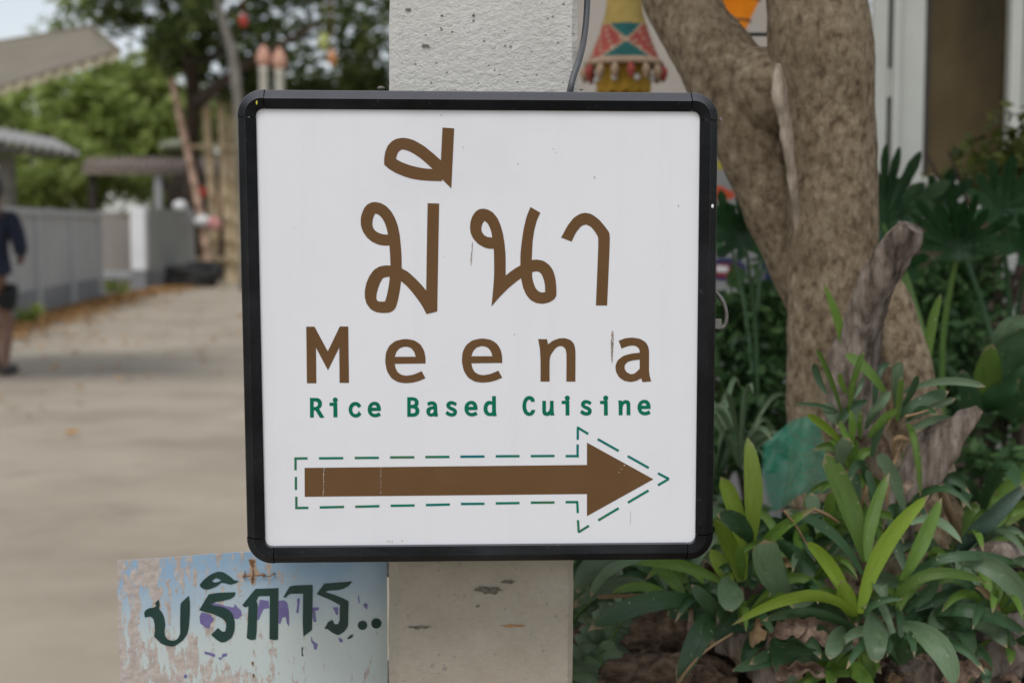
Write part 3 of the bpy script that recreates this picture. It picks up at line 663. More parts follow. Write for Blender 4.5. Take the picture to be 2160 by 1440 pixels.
dash([[(1591, 686), (1591, 622)], [(1587, 618), (1648, 655)]]); dash([(1699, 683), (1813, 747)]); dash([(1862, 775), (1976, 839)])
dash([[(2026, 868), (2086, 899)], [(2084, 899), (2026, 933)]]); dash([(1975, 961), (1863, 1027)]); dash([(1813, 1057), (1702, 1123)]); dash([[(1652, 1152), (1594, 1188)], [(1596, 1188), (1592, 1122)]])
dash([[(1591, 1083), (1588, 1024)], [(1594, 1024), (1525, 1024)]]); dash([(1465, 1026), (1336, 1027)]); dash([(1275, 1029), (1146, 1031)]); dash([(1085, 1033), (957, 1034)]); dash([(897, 1037), (767, 1040)])
dash([(706, 1042), (576, 1044)]); dash([(515, 1046), (384, 1049)]); dash([(323, 1050), (191, 1053)]); dash([[(130, 1055), (58, 1056)], [(65, 1054), (64, 995)]]); dash([(62, 958), (62, 888)])
# scuffs: brown smear left of the last letter, dark drip by the third glyph, thin cuts in the arrow
def smear(name, x0, y0, x1, y1, w_, m, n=14, sd=0):
    A = [];
    for i in range(n):
        t = (i + random.random() * .6) / n; x = x0 + (x1 - x0) * t + random.uniform(-w_, w_) * .5; y = y0 + (y1 - y0) * t
        taper = 1 if w_ < 4 else math.sin(math.pi * (.12 + .88 * t)) ** .7
        x = x0 + (x1 - x0) * t + random.uniform(-.5, .5) * w_ * .8 * taper
        h = random.uniform(2.5, 7); ww = random.uniform(.7, 1.5) if w_ > 1.5 else w_ * random.uniform(.6, 1)
        A.append([(x - ww / 2, y), (x - ww * .1, y - h * .5), (x + ww / 2, y), (x + random.uniform(-.3, .3), y + h)])
    letter(name, A, [], m, off=PD + .0007, smooth_it=0)
smear('scuff', 1292, 698, 1291, 762, 6.5, M['mark'], 74); smear('scuff', 996, 510, 994, 556, 2.6, M['mark'], 22)
smear('scuff', 683, 986, 682, 1045, 2.2, M['scratch'], 16); smear('scuff', 803.5, 986, 803.5, 1044, .9, M['scratch'], 10)
smear('scuff', 1330, 1077, 1330, 1103, .8, M['mark'], 6); smear('scuff', 816, 1140, 829, 1141, .9, M['mark'], 4)
specks = [(977, 311), (1167, 314), (1172, 322), (1093, 346), (1254, 374), (938, 541), (1431, 434), (931, 243), (848, 1140), (757, 867), (1085, 705), (770, 995), (1311, 989), (1306, 996), (1317, 981), (640, 742), (1400, 560), (620, 480), (1350, 330), (590, 900), (1440, 980)]
letter('speck', [circ(x, y, random.uniform(.7, 1.5), 6) for x, y in specks[:12]] , [], M['mark'], off=PD + .0008, smooth_it=0)
letter('speck', [circ(x, y, random.uniform(.8, 1.6), 6) for x, y in specks[12:]] , [], M['scratch'], off=PD + .0008, smooth_it=0)
# yellow fleck, pale dot, rivet heads, hook
M['yellow'] = mat('yellow_fleck', [(.6, .5, .05)], rough=.5); M['whitedot'] = mat('white_dot', [(.8, .8, .78)], rough=.4)
q = MB(); q.sphere(S(541.5, 217, .0002), .0012, 8, 6, (.8, .4, 1.9)); q.build('paint_fleck', M['yellow'], sign, smooth=True)
q = MB(); q.sphere(S(1503, 435, 0), .0018, 10, 6, (.8, .5, 1.2)); q.build('rivet', M['whitedot'], sign, smooth=True)
for px, py in ((804, 185), (1226, 188)):
    q = MB(); q.sphere(S(px, py, -.02) + Vector((0, 0, -.0006)), .0042 if px < 900 else .002, 12, 8, (1, 1, .55)); q.build('screw_head', M['steel'], sign, smooth=True)
q = MB(); q.sphere(S(1520, 253, -.02), .0022, 10, 6, (.7, 1, 1.3)); q.build('screw_head', M['steel'], sign, smooth=True)
q = MB(); q.tube([S(1506, 612, -.03), S(1518, 625, -.03), S(1527, 640, -.03), S(1532, 660, -.03), S(1531, 680, -.03), S(1524, 690, -.03), S(1512, 692, -.03)], .0022, 10, 5)
q.build('hook', M['steel'], sign, smooth=True)
q = MB(); a = S(1512, 676, -.03); q.box(a.x - .004, a.x + .005, a.y - .004, a.y + .004, a.z - .009, a.z + .002, .001); q.build('hook_clip', M['steel'], sign)
q = MB(); q.box(-.09, -.06, SY0 + .084, PY + .002, 1.20, 1.23); q.box(-.09, -.06, SY0 + .084, PY + .002, .93, .96); q.build('mounting_bracket', M['steel'], sign)

# cable coming down the right side of the post and going behind the sign
q = MB(); q.tube([P(1243, -260, 1.66), P(1241, -80, 1.65), P(1238, 20, 1.64), P(1232, 80, 1.62), P(1222, 125, 1.585), P(1210, 160, 1.570), P(1203, 190, 1.565), P(1196, 240, 1.585)], .0036, 12, 8)
tag(q.build('power_cable', M['cable'], smooth=True), 'grey power cable hanging down the right side of the concrete post into the sign', 'cable')

# ================================================================== BLUE WEATHERED BOARD
B0 = Vector((XW(250, 1.58), 1.585, 0)); B1 = Vector((XW(817, 1.68), 1.672, 0))
bdir = (B1 - B0).normalized(); bn = Vector((bdir.y, -bdir.x, 0))
def BS(px, py, off=0.0):
    r = ray(px, py); o = Vector((0, 0, CAMZ)); p0 = B0 + bn * off; t = (p0 - o).dot(bn) / r.dot(bn); return o + r * t
zt = (BS(250, 1182).z + BS(519, 1163).z) / 2
zb = BS(250, 1440).z - .09
sb = thing('painted_board', (B0.x + .15, 1.63, zb), 'flaking sky blue board with dark green hand painted Thai word left of the post', 'sign board')
u0 = BS(250, 1300); u1 = BS(817, 1300)
nx, nz_ = 40, 26; v = []; f = []; uv = []
for off in (0, -.003):
    for j in range(nz_ + 1):
        for i in range(nx + 1):
            s_ = i / nx; t = j / nz_
            p = Vector((u0.x + (u1.x - u0.x) * s_, u0.y + (u1.y - u0.y) * s_, zb + (zt - zb) * t))
            ed = .0012 * noise.noise(Vector((p.x * 60, p.z * 60, 1)))
            if i == 0: p.x += ed
            if j == nz_: p.z += ed + (BS(250, 1182).z - zt) * (1 - s_) + 0
            v.append(p + bn * off); uv.append((s_, t))
nn = (nx + 1) * (nz_ + 1)
for j in range(nz_):
    for i in range(nx):
        a = j * (nx + 1) + i; f.append((a, a + 1, a + nx + 2, a + nx + 1)); f.append((nn + a, nn + a + nx + 1, nn + a + nx + 2, nn + a + 1))
for j in range(nz_):
    a = j * (nx + 1); f.append((a, a + nx + 1, nn + a + nx + 1, nn + a)); a += nx; f.append((a, nn + a, nn + a + nx + 1, a + nx + 1))
for i in range(nx):
    a = nz_ * (nx + 1) + i; f.append((a, a + 1, nn + a + 1, nn + a)); a = i; f.append((a, nn + a, nn + a + 1, a + 1))
sheet = obj('sheet', v, f, M['board'], sb, uv=uv)
q = MB(); q.box(u0.x + .16, PY and -.141, 1.672, 1.684, zb + .19, zb + .22); q.box(u0.x + .16, -.141, 1.672, 1.684, zb + .06, zb + .085); q.build('support_bar', M['steel'], sb)
z3 = lambda p: Z(200, 1100, 3.2727, p); DP = M['dark_paint']
def bl_(adds, subs=[]): return letter('letter', [z3(a) for a in adds], [z3(a) for a in subs], DP, surf=BS, parent=sheet, off=.0006)
bl_([[(340, 625), (352, 607), (380, 593), (412, 590), (425, 575), (413, 563), (440, 535), (448, 560), (444, 600), (465, 625), (480, 660), (487, 710), (480, 760), (488, 795), (510, 815), (545, 820), (573, 805), (590, 770), (588, 700), (590, 600), (592, 560), (650, 508), (657, 560), (656, 640), (650, 720), (640, 770), (610, 815), (570, 845), (540, 860), (500, 855), (460, 840), (430, 810), (410, 790), (415, 750), (412, 700), (402, 665), (385, 652), (345, 658)]])
bl_([[(720, 608), (785, 500), (850, 488), (972, 485), (965, 512), (935, 532), (880, 545), (835, 552), (800, 568), (835, 580), (880, 585), (925, 605), (955, 640), (967, 690), (965, 750), (945, 800), (905, 827), (872, 832), (835, 808), (803, 778), (850, 731), (880, 757), (900, 755), (907, 720), (905, 690), (880, 665), (850, 650), (810, 632), (765, 622)]])
bl_([[(723, 435), (752, 398), (800, 362), (850, 342), (890, 347), (945, 385), (960, 402), (995, 408), (975, 422), (935, 433), (905, 424), (875, 418), (840, 445), (790, 465), (760, 466), (735, 455)]], [[(808, 405), (838, 386), (875, 402), (850, 415), (822, 418)]])
bl_([[(1017, 575), (1045, 540), (1085, 490), (1110, 462), (1268, 456), (1265, 810), (1245, 815), (1205, 808), (1208, 510), (1130, 512), (1115, 545), (1125, 570), (1120, 650), (1118, 760), (1110, 810), (1075, 815), (1048, 800), (1055, 700), (1060, 580), (1040, 590)]])
bl_([[(1300, 520), (1345, 445), (1380, 438), (1503, 434), (1505, 460), (1500, 745), (1440, 790), (1435, 700), (1438, 495), (1345, 495), (1318, 522)]])
bl_([[(1530, 498), (1585, 425), (1680, 418), (1778, 410), (1755, 440), (1720, 460), (1690, 470), (1610, 475), (1590, 484), (1660, 505), (1720, 530), (1752, 548), (1750, 620), (1750, 720), (1720, 760), (1680, 783), (1640, 765), (1605, 738), (1585, 738), (1610, 690), (1640, 675), (1655, 705), (1680, 705), (1690, 680), (1690, 620), (1692, 575), (1640, 545), (1570, 515)]])
bl_([circ(1848, 713, 33, 14)]); bl_([circ(1943, 700, 36, 14)])
bl_([[(1740, 805), (1765, 780), (1785, 775), (1780, 795), (1750, 810)], [(1427, 860), (1437, 870), (1433, 900), (1440, 925), (1428, 925)]])
M['purple'] = mat('ghost_purple_paint', [(.14, .115, .29), (.19, .165, .36)], rough=.6, scale=60)
def ghost(pts):   # jagged remains of an older purple word
    letter('ghost_letter', [z3(pts)], [], M['purple'], surf=BS, parent=sheet, off=.0003, smooth_it=0)
ghost([(722, 655), (735, 625), (765, 628), (800, 640), (812, 660), (822, 665), (815, 690), (800, 700), (790, 735), (765, 730), (745, 712), (728, 700)])
ghost([(805, 560), (850, 565), (900, 580), (960, 590), (965, 565), (985, 588), (1010, 610), (1015, 640), (990, 668), (965, 668), (955, 640), (925, 615), (870, 598), (815, 590)])
ghost([(1120, 680), (1125, 600), (1140, 535), (1200, 545), (1205, 595), (1165, 600), (1145, 640), (1135, 670)])
ghost([(1268, 545), (1310, 540), (1330, 560), (1340, 620), (1342, 690), (1340, 720), (1325, 700), (1318, 655), (1295, 660), (1280, 705), (1268, 700)])
ghost([(1395, 530), (1415, 527), (1412, 570), (1405, 630), (1390, 625), (1398, 570)]); ghost([(1503, 590), (1548, 588), (1545, 608), (1520, 615), (1530, 690), (1512, 690), (1505, 660)])
ghost([(1640, 590), (1680, 588), (1680, 640), (1665, 640), (1655, 615)]); ghost([(1850, 570), (1870, 558), (1885, 570), (1878, 605), (1862, 590)]); ghost([(1815, 500), (1825, 520), (1830, 560), (1820, 560)])
ghost([(755, 893), (800, 902), (830, 912), (830, 930), (815, 930), (790, 918), (760, 912)]); ghost([(850, 935), (875, 935), (880, 910), (912, 905), (912, 925), (890, 930), (865, 955)])
ghost([(1493, 785), (1505, 820), (1540, 845), (1530, 880), (1512, 878), (1510, 850), (1493, 825)]); ghost([(1680, 795), (1710, 810), (1712, 830), (1690, 828)]); ghost([(615, 1055), (638, 1052), (635, 1075), (618, 1080)])
M['rust_halo'] = mat('rust_run', [(.42, .27, .18), (.50, .42, .33)], rough=.9, scale=40)
letter('rust_run', [z3([(1060, 255), (1110, 258), (1115, 320), (1150, 360), (1130, 375), (1112, 380), (1108, 430), (1085, 440), (1070, 400), (1062, 380), (1030, 375), (1068, 350), (1070, 300)])], [], M['rust_halo'], surf=BS, parent=sheet, off=.0004)
for pts in ([(1060, 262), (1085, 258), (1108, 270), (1095, 290), (1105, 305), (1090, 318), (1075, 300)], [(1080, 385), (1096, 385), (1094, 425), (1082, 428)], [(1080, 968), (1095, 962), (1098, 985), (1085, 992)], [(1088, 1050), (1102, 1048), (1104, 1070), (1092, 1074)]):
    letter('rust_spot', [z3(pts)], [], M['rust'], surf=BS, parent=sheet, off=.0008)
W = lambda x, y, o=.002: BS(200 + x / 3.2727, 1100 + y / 3.2727, o)
q = MB(); q.tube([W(1028, 376), W(1090, 372, .004), W(1165, 368), W(1200, 378, .003), W(1240, 355)], .0007, 6, 3); q.tube([W(1036, 340), W(1036, 376)], .0006, 6); q.tube([W(1090, 320), W(1092, 400)], .0008, 6)
q.sphere(W(1030, 376), .0018, 8, 5); q.sphere(W(1163, 366), .0022, 8, 5); q.sphere(W(1237, 357), .0016, 8, 5)
q.build('tie_wire', M['rust'], sb, smooth=True)

# ================================================================== TREES AND FOLIAGE
def cards(clumps, size, k=45, flat=.45, sg=.32):
    """leaf shaped quads gathered in twig clusters; clumps: (centre, radii, n, cluster spread)"""
    Vs = []
    for c, r, n in clumps:
        c = np.array(c); r = np.array(r); nc = max(3, int(n / k))
        d = RNG.normal(size=(nc, 3)); d /= np.linalg.norm(d, axis=1)[:, None]
        rad = RNG.random(nc) ** .45
        cc = c + d * rad[:, None] * r
        idx = RNG.integers(0, nc, n)
        p = cc[idx] + RNG.normal(size=(n, 3)) * (r.mean() * sg / max(1, nc ** .33) * 1.6)
        a = RNG.normal(size=(n, 3)); a[:, 2] *= .6; a /= np.linalg.norm(a, axis=1)[:, None]
        b = np.cross(a, RNG.normal(size=(n, 3))); b /= np.linalg.norm(b, axis=1)[:, None]
        s = size * RNG.uniform(.6, 1.35, n)[:, None]
        q = np.stack([p - a * s, p + b * s * flat, p + a * s, p - b * s * flat], axis=1)
        Vs.append(q.reshape(-1, 3))
    V = np.concatenate(Vs); n = len(V) // 4
    return V, np.arange(n * 4).reshape(n, 4)
def foliage(name, clumps, size, m, parent=None, **k):
    V, Fc = cards(clumps, size, **k); return obj(name, V, Fc, m, parent)
def tree(label, x, y, trunk, clumps, size, m, bark='bark_far', limbs=(), k=45, group=None):
    t = thing('tree', (x, y, 0), label, 'tree', group)
    q = MB(); q.tube([p[:3] for p in trunk], [p[3] for p in trunk], 12, 4, .12, 3.0, seed=x); q.build('trunk', M[bark], t, smooth=True)
    for l in limbs:
        q = MB(); q.tube([p[:3] for p in l], [p[3] for p in l], 8, 4, .12, 4.0, seed=x); q.build('limb', M[bark], t, smooth=True)
    foliage('crown', clumps, size, M[m], t, k=k)
    return t

def A(px, py, Y, r=0): # centre of a clump by pixel and distance
    p = P(px, py, Y); return (p.x, p.y, p.z)
def pt(px, py, Y, r): p = P(px, py, Y); return (p.x, p.y, p.z, r)
s40 = 40 / F; s30 = 30 / F
# bright mid distance trees behind the lane
def cl(px, py, Y, rx, ry, n, dy=None):
    s = Y / F; return (A(px, py, Y), (rx * s, dy or (rx + ry) / 2 * s * .8, ry * s), n)
tree('bushy light green tree filling the left behind the low grey roof', XW(120, 40), 40, [pt(120, 560, 40, .3), pt(130, 420, 40, .25), pt(110, 300, 40, .16), pt(120, 200, 40, .06)],
     [cl(60, 270, 39, 110, 70, 2600), cl(180, 230, 40, 110, 70, 2600), cl(110, 330, 38, 140, 55, 2200), cl(40, 190, 41, 60, 30, 500), cl(250, 300, 40, 90, 80, 2200)], .16, 'fol_light')
tree('green leafy tree behind the bamboo poles', XW(330, 42), 42, [pt(340, 560, 42, .35), pt(345, 420, 42, .28), pt(330, 260, 42, .2), pt(320, 140, 42, .1)],
     [cl(330, 200, 42, 110, 80, 2600), cl(300, 290, 41, 110, 60, 2400), cl(400, 270, 40, 80, 70, 1600), cl(240, 160, 44, 70, 35, 500), cl(480, 300, 42, 90, 90, 1500)], .17, 'fol_mid')
# big dark tree whose crown hangs across the top, sky showing through
tree('large dark tree with forked brown limbs spreading over the lane', XW(420, 30), 30,
     [pt(408, 600, 31.8, .17), pt(404, 400, 31.6, .15), pt(408, 240, 31, .15), pt(400, 130, 30, .15), pt(375, 70, 30, .13), pt(340, 0, 30, .11), pt(300, -90, 30, .08)],
     [cl(280, 20, 30, 130, 60, 700), cl(420, 50, 29, 110, 90, 950), cl(600, 60, 30, 150, 100, 1150), cl(760, 60, 29, 110, 110, 900), cl(650, 200, 32, 150, 45, 1800), cl(780, 180, 31, 90, 50, 1200),
      cl(500, 150, 31, 90, 70, 1000), cl(350, -80, 30, 240, 70, 2000), cl(760, -90, 30, 260, 90, 3000), cl(1000, 40, 30, 160, 120, 2500), cl(1010, 200, 31, 160, 90, 2000), cl(360, 120, 31, 60, 50, 500)], .12, 'fol_dark',
     limbs=[[pt(400, 130, 30, .15), pt(450, 60, 30, .1), pt(520, 0, 30, .07), pt(560, -80, 30, .04)], [pt(415, 220, 30, .15), pt(500, 150, 29.5, .1), pt(600, 90, 29, .07), pt(700, 40, 29, .04)],
            [pt(375, 80, 30, .1), pt(310, 40, 30.3, .07), pt(240, 30, 30.5, .03)], [pt(395, 130, 30, .09), pt(440, 125, 29.5, .06), pt(520, 60, 29.5, .04)]], k=60)
tree('slender pale grey tree bending above the bamboo poles', XW(500, 27), 27, [pt(514, 620, 27, .09), pt(514, 400, 27, .09), pt(504, 240, 27, .09), pt(497, 160, 27, .09), pt(487, 100, 27, .09), pt(472, 50, 27, .08), pt(455, -20, 27, .06), pt(440, -90, 27, .04)],
     [cl(450, -120, 27, 120, 50, 900)], .12, 'fol_dark', bark='bark_grey')
tree('small leaning green tree at the far left edge of the roofs', XW(-60, 36), 36, [pt(-60, 580, 36, .2), pt(-50, 400, 36, .16), pt(-30, 260, 36, .1)],
     [cl(-30, 260, 36, 70, 40, 900), cl(-20, 130, 44, 60, 25, 260), cl(120, 70, 46, 90, 45, 230), cl(-120, 300, 36, 120, 110, 2500), cl(170, 20, 46, 80, 50, 260)], .14, 'fol_mid')
# clipped hedge and creepers right behind the white wall
t = foliage('hedge', [cl(60, 400, 33, 90, 45, 1800, 1.0), cl(180, 400, 34, 100, 45, 2000, 1.0), cl(290, 395, 35, 70, 38, 1200, 1.0)], .10, M['fol_mid'])
tag(t, 'mid green hedge rising behind the white wall under the grey roof', 'hedge')
# farther trees that close the horizon where the sign hides it
TL = ['broad dark tree at the far end of the lane hidden behind the sign', 'tall dark tree beyond the lane end, second from the large forked limbs', 'dark tree beyond the house, behind the woven ornament', 'dark tree far behind the house roof', 'dark tree far out to the left beyond the grey roof', 'leftmost dark tree beyond the yard wall', 'rightmost dark tree far behind the house']
for i, (x, y, h_) in enumerate([(-2, 48, 4.5), (5, 50, 9), (12, 47, 8), (20, 44, 9), (-20, 46, 8), (-28, 40, 9), (28, 38, 9)]):
    t = thing('tree', (x, y, 0), TL[i], 'tree', 'distant trees behind the lane')
    q = MB(); q.tube([(x, y, 0), (x + .3, y, h_ * .4), (x, y, h_ * .8)], [.35, .25, .1], 8, 3, .1); q.build('trunk', M['bark_far'], t, smooth=True)
    foliage('crown', [((x, y, h_ * .62), (4.2, 3, h_ * .4), 1700), ((x + 2, y - 1, h_ * .3), (3.6, 2, h_ * .3), 900)], .24, M['fol_dark'], t)

# ================================================================== LEFT: WALLS, GATE, ROOFS
M['wall_paint'] = mat('grey_white_wall_paint', [(.36, .365, .355), (.43, .435, .425)], rough=.8, scale=1.5, bump=.15, bscale=30)
M['wall_trim'] = mat('pale_wall_trim', [(.38, .385, .38), (.46, .465, .46)], rough=.8, scale=1.5)
M['wall_base'] = mat('grey_plinth', [(.17, .175, .18), (.26, .265, .27)], rough=.9, scale=1.2)
M['white_pillar'] = mat('white_pillar_paint', [(.72, .72, .72), (.82, .82, .81)], rough=.6, scale=2)
M['pink_wall'] = mat('pinkish_render', [(.30, .265, .24), (.38, .34, .31)], rough=.9, scale=.8)
class Run:
    """boxes along a line on the ground from a to b"""
    def __init__(s, a, b): s.a = Vector((a[0], a[1], 0)); s.b = Vector((b[0], b[1], 0)); s.d = (s.b - s.a).normalized(); s.n = Vector((s.d.y, -s.d.x, 0)); s.L = (s.b - s.a).length
    def box(s, u0, u1, n0, n1, z0, z1):
        v = [s.a + s.d * u + s.n * n + Vector((0, 0, z)) for u in (u0, u1) for n in (n0, n1) for z in (z0, z1)]
        return v, [(0, 1, 3, 2), (4, 6, 7, 5), (0, 4, 5, 1), (2, 3, 7, 6), (0, 2, 6, 4), (1, 5, 7, 3)]
a_ = (XW(-140, 15.2), 15.2); b_ = (XW(205, 24.2), 24.2)
R_ = Run(a_, b_)
wl = thing('boundary_wall', ((a_[0] + b_[0]) / 2, (a_[1] + b_[1]) / 2, 0), 'low pale grey panelled wall with darker plinth behind the walking person', 'wall')
WH = 1.47
npan = 4; pw = R_.L / npan
for i in range(npan):
    v, f = R_.box(i * pw + .12, (i + 1) * pw - .12, -.05, .05, .36, WH - .09); obj('wall_panel', v, f, M['wall_paint'], wl)
    v, f = R_.box(i * pw + .12, (i + 1) * pw - .12, -.06, .065, 0, .36); obj('plinth', v, f, M['wall_base'], wl)
for i in range(npan + 1):
    v, f = R_.box(i * pw - .12, i * pw + .12, -.09, .09, 0, WH - .09); obj('wall_post', v, f, M['wall_trim'], wl)
v, f = R_.box(-.14, R_.L + .14, -.11, .11, WH - .09, WH); obj('coping', v, f, M['wall_trim'], wl)
# gate pillar and the second stretch
gp = P(298, 608, 27.7); GY = 27.7
g2 = thing('gate_pillar', (gp.x, GY, 0), 'bright white square gate pillar with grey foot between the two walls', 'pillar')
xa, xb = XW(279, GY), XW(311, GY); hz = P(0, 436, GY).z
q = MB(); q.box(xa + .02, xb, GY - .13, GY + .13, .38, hz, .015); q.build('shaft', M['white_pillar'], g2)
q = MB(); q.box(xa + .01, xb + .01, GY - .15, GY + .15, 0, .38, .01); q.build('plinth', M['wall_base'], g2)
g3 = thing('boundary_wall', (XW(350, 29), 29, 0), 'short grey green panel wall running from the white gate pillar to the bamboo', 'wall')
R2 = Run((XW(312, 27.9), 27.9), (XW(397, 30.4), 30.4)); h2 = P(0, 441, 29).z
v, f = R2.box(0, R2.L, -.06, .06, .36, h2); obj('wall_panel', v, f, mat('greenish_wall', [(.27, .275, .25), (.33, .335, .31)], rough=.85, scale=1), g3)
v, f = R2.box(0, R2.L, -.08, .08, 0, .36); obj('plinth', v, f, M['wall_base'], g3)
v, f = R2.box(R2.L - .02, R2.L + .18, -.11, .11, 0, h2 + .02); obj('wall_post', v, f, M['wall_trim'], g3)
q = MB(); p = P(380, 437, 30.2); q.sphere(p + Vector((0, 0, .03)), .15, 16, 10, (1, 1, .8)); q.tube([p + Vector((0, 0, -.16)), p], .06, 10)
tag(q.build('globe_lamp', M['white_pillar'], smooth=True), 'round white globe lamp on top of the short grey green wall', 'lamp')
# pinkish building wall seen through the gate opening, with pale sill
q = MB(); q.box(XW(-60, 36.5), XW(415, 36.5), 36.5, 36.8, 0, P(0, 447, 36.5).z); tag(q.build('yard_wall', M['pink_wall']), 'dull pinkish rendered wall seen through the gap between gate pillar and white wall', 'wall')
q = MB(); q.box(XW(203, 33), XW(285, 33), 33, 33.5, 0, .18, .03); tag(q.build('step', M['wall_trim']), 'pale low concrete step inside the gate opening', 'step')
# lean-to: long low roof with dark space under it and pale posts
M['roof_brown'] = mat('weathered_roof_sheet', [(.16, .125, .10), (.27, .215, .18)], rough=.9, scale=1.5, stretch=(1, .3, 1))
M['roof_grey'] = mat('grey_roof_sheet', [(.27, .265, .255), (.38, .37, .355)], rough=.75, scale=1.2, stretch=(.3, 1, 1))
M['shade'] = mat('shade_boards', [(.022, .016, .012), (.05, .038, .03)], rough=.95, scale=2)  # near-black colour stands in for the shade under the shed roof
def corrugated(name, c00, c10, c01, c11, amp, waves, m, parent=None, thick=.02, seg=6, along=6, **k):
    """sheet between four corners; ribs run from edge c00-c10 to edge c01-c11"""
    c00, c10, c01, c11 = map(Vector, (c00, c10, c01, c11)); nrm = (c10 - c00).cross(c01 - c00).normalized()
    if nrm.z < 0: nrm = -nrm
    nxx = waves * seg; v = []; f = []
    for s_ in (0, 1):
        for j in range(along + 1):
            for i in range(nxx + 1):
                a = i / nxx; b = j / along; p = (c00 * (1 - a) + c10 * a) * (1 - b) + (c01 * (1 - a) + c11 * a) * b
                v.append(p + nrm * (amp * math.sin(2 * math.pi * a * waves) - s_ * thick))
    n1 = (nxx + 1) * (along + 1)
    for j in range(along):
        for i in range(nxx):
            a = j * (nxx + 1) + i; f.append((a, a + 1, a + nxx + 2, a + nxx + 1)); f.append((n1 + a, n1 + a + nxx + 1, n1 + a + nxx + 2, n1 + a + 1))
    for i in range(nxx):
        for a in (i, along * (nxx + 1) + i): f.append((a, n1 + a, n1 + a + 1, a + 1))
    for j in range(along):
        for a in (j * (nxx + 1), j * (nxx + 1) + nxx): f.append((a, n1 + a, n1 + a + nxx + 1, a + nxx + 1))
    return obj(name, v, f, m, parent, smooth=False, **k)
sh = thing('open_shed', (XW(330, 33), 33, 0), 'long low brown roofed shed standing dark behind the bamboo poles', 'shed')
e0 = P(172, 352, 32); e1 = P(520, 362, 32); r0 = P(185, 333, 34); r1 = P(520, 330, 34)
corrugated('roof', e0, e1, r0, r1, .03, 26, M['roof_brown'], sh)
q = MB(); q.box(e0.x, e1.x, 32.02, 32.1, e0.z - .16, e0.z - .03); q.build('fascia', M['roof_brown'], sh)
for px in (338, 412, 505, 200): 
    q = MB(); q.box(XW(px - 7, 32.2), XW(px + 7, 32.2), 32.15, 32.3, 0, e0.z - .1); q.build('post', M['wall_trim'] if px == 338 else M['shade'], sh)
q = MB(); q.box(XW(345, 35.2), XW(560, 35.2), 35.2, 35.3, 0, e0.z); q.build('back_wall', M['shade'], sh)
q = MB(); q.box(XW(395, 33.4), XW(500, 33.4), 33.4, 33.5, 0, 1.0); q.build('counter', mat('brown_boards', [(.10, .065, .042), (.16, .105, .07)], rough=.8, scale=3), sh)
# house roof at the left with a post
hr = thing('house_roof', (XW(60, 22), 22, 0), 'pale grey corrugated roof on a post reaching in from the left edge', 'roof')
corrugated('roof_sheet', P(-330, 240, 20.5), P(168, 322, 20.5), P(-330, 205, 24.5), P(120, 296, 24.5), .035, 24, M['roof_grey'], hr)
corrugated('roof_edge', P(-330, 262, 20.45), P(166, 327, 20.45), P(-330, 300, 20.6), P(150, 333, 20.6), .02, 24, mat('roof_edge_grey', [(.13, .125, .115), (.2, .19, .175)], rough=.9), hr, thick=.01)
for px, y in ((16, 21.2), (-200, 21.2)):
    q = MB(); q.box(XW(px - 14, y), XW(px + 14, y), y, y + .2, 0, P(px, 330, y).z); q.build('post', M['bark_grey'], hr)
# awning at the upper left, with a frilled cream hem
aw = thing('awning', (XW(-260, 11), 11, 0), 'brown canvas awning with frilled cream hem reaching in at the upper left', 'awning')
M['canvas'] = mat('brown_canvas', [(.19, .165, .125), (.235, .205, .155)], rough=.9, scale=4, trans=.04)
M['hem'] = mat('cream_hem', [(.34, .31, .2), (.48, .43, .29)], rough=.9, scale=6, trans=.3)
n00, n10 = P(-480, 330, 10.2), P(252, 108, 10.2); f00, f10 = P(-480, 170, 12.0), P(196, 56, 12.0)
v = []; f = []; nxx, nyy = 40, 14
for s_ in (0, .012):
    for j in range(nyy + 1):
        for i in range(nxx + 1):
            a, b = i / nxx, j / nyy; p = (n00 * (1 - a) + n10 * a) * (1 - b) + (f00 * (1 - a) + f10 * a) * b
            p = p + Vector((0, 0, -.08 * math.sin(math.pi * b) * (1 - .3 * a) + .012 * noise.noise(p * 2) - s_)); v.append(p)
n1 = (nxx + 1) * (nyy + 1)
for j in range(nyy):
    for i in range(nxx):
        a = j * (nxx + 1) + i; f.append((a, a + 1, a + nxx + 2, a + nxx + 1)); f.append((n1 + a, n1 + a + nxx + 1, n1 + a + nxx + 2, n1 + a + 1))
obj('canvas', v, f, M['canvas'], aw, smooth=True)
def frill(name, p, q_, drop, n=26, seg=6):
    v = []; f = []
    for i in range(n * seg + 1):
        t = i / (n * seg); b = p + (q_ - p) * t
        hh = drop * (.55 + .45 * abs(math.sin(math.pi * t * n))); wob = .02 * math.sin(2 * math.pi * t * n)
        v += [b + Vector((0, wob * .2, .0)), b + Vector((0, -.02 + wob, -hh))]
    for i in range(n * seg): f.append((2 * i, 2 * i + 1, 2 * i + 3, 2 * i + 2))
    obj(name, v, f, M['hem'], aw, smooth=True)
frill('hem', n00 + Vector((0, -.01, 0)), n10 + Vector((0, -.01, 0)), .075); frill('hem', n10 + Vector((.005, 0, 0)), f10 + Vector((.005, 0, 0)), .05, 14)
q = MB(); q.tube([(n00.x + .2, 10.4, 0), (n00.x + .2, 10.4, n00.z)], .03, 10); q.tube([(f00.x + .2, 11.9, 0), (f00.x + .2, 11.9, f00.z)], .03, 10); q.build('pole', M['bark_grey'], aw, smooth=True)
q = MB(); q.tube([n00, n10], .018, 8); q.tube([f00, f10], .018, 8); q.tube([n10, f10], .018, 8); q.build('edge_rod', M['canvas'], aw, smooth=True)

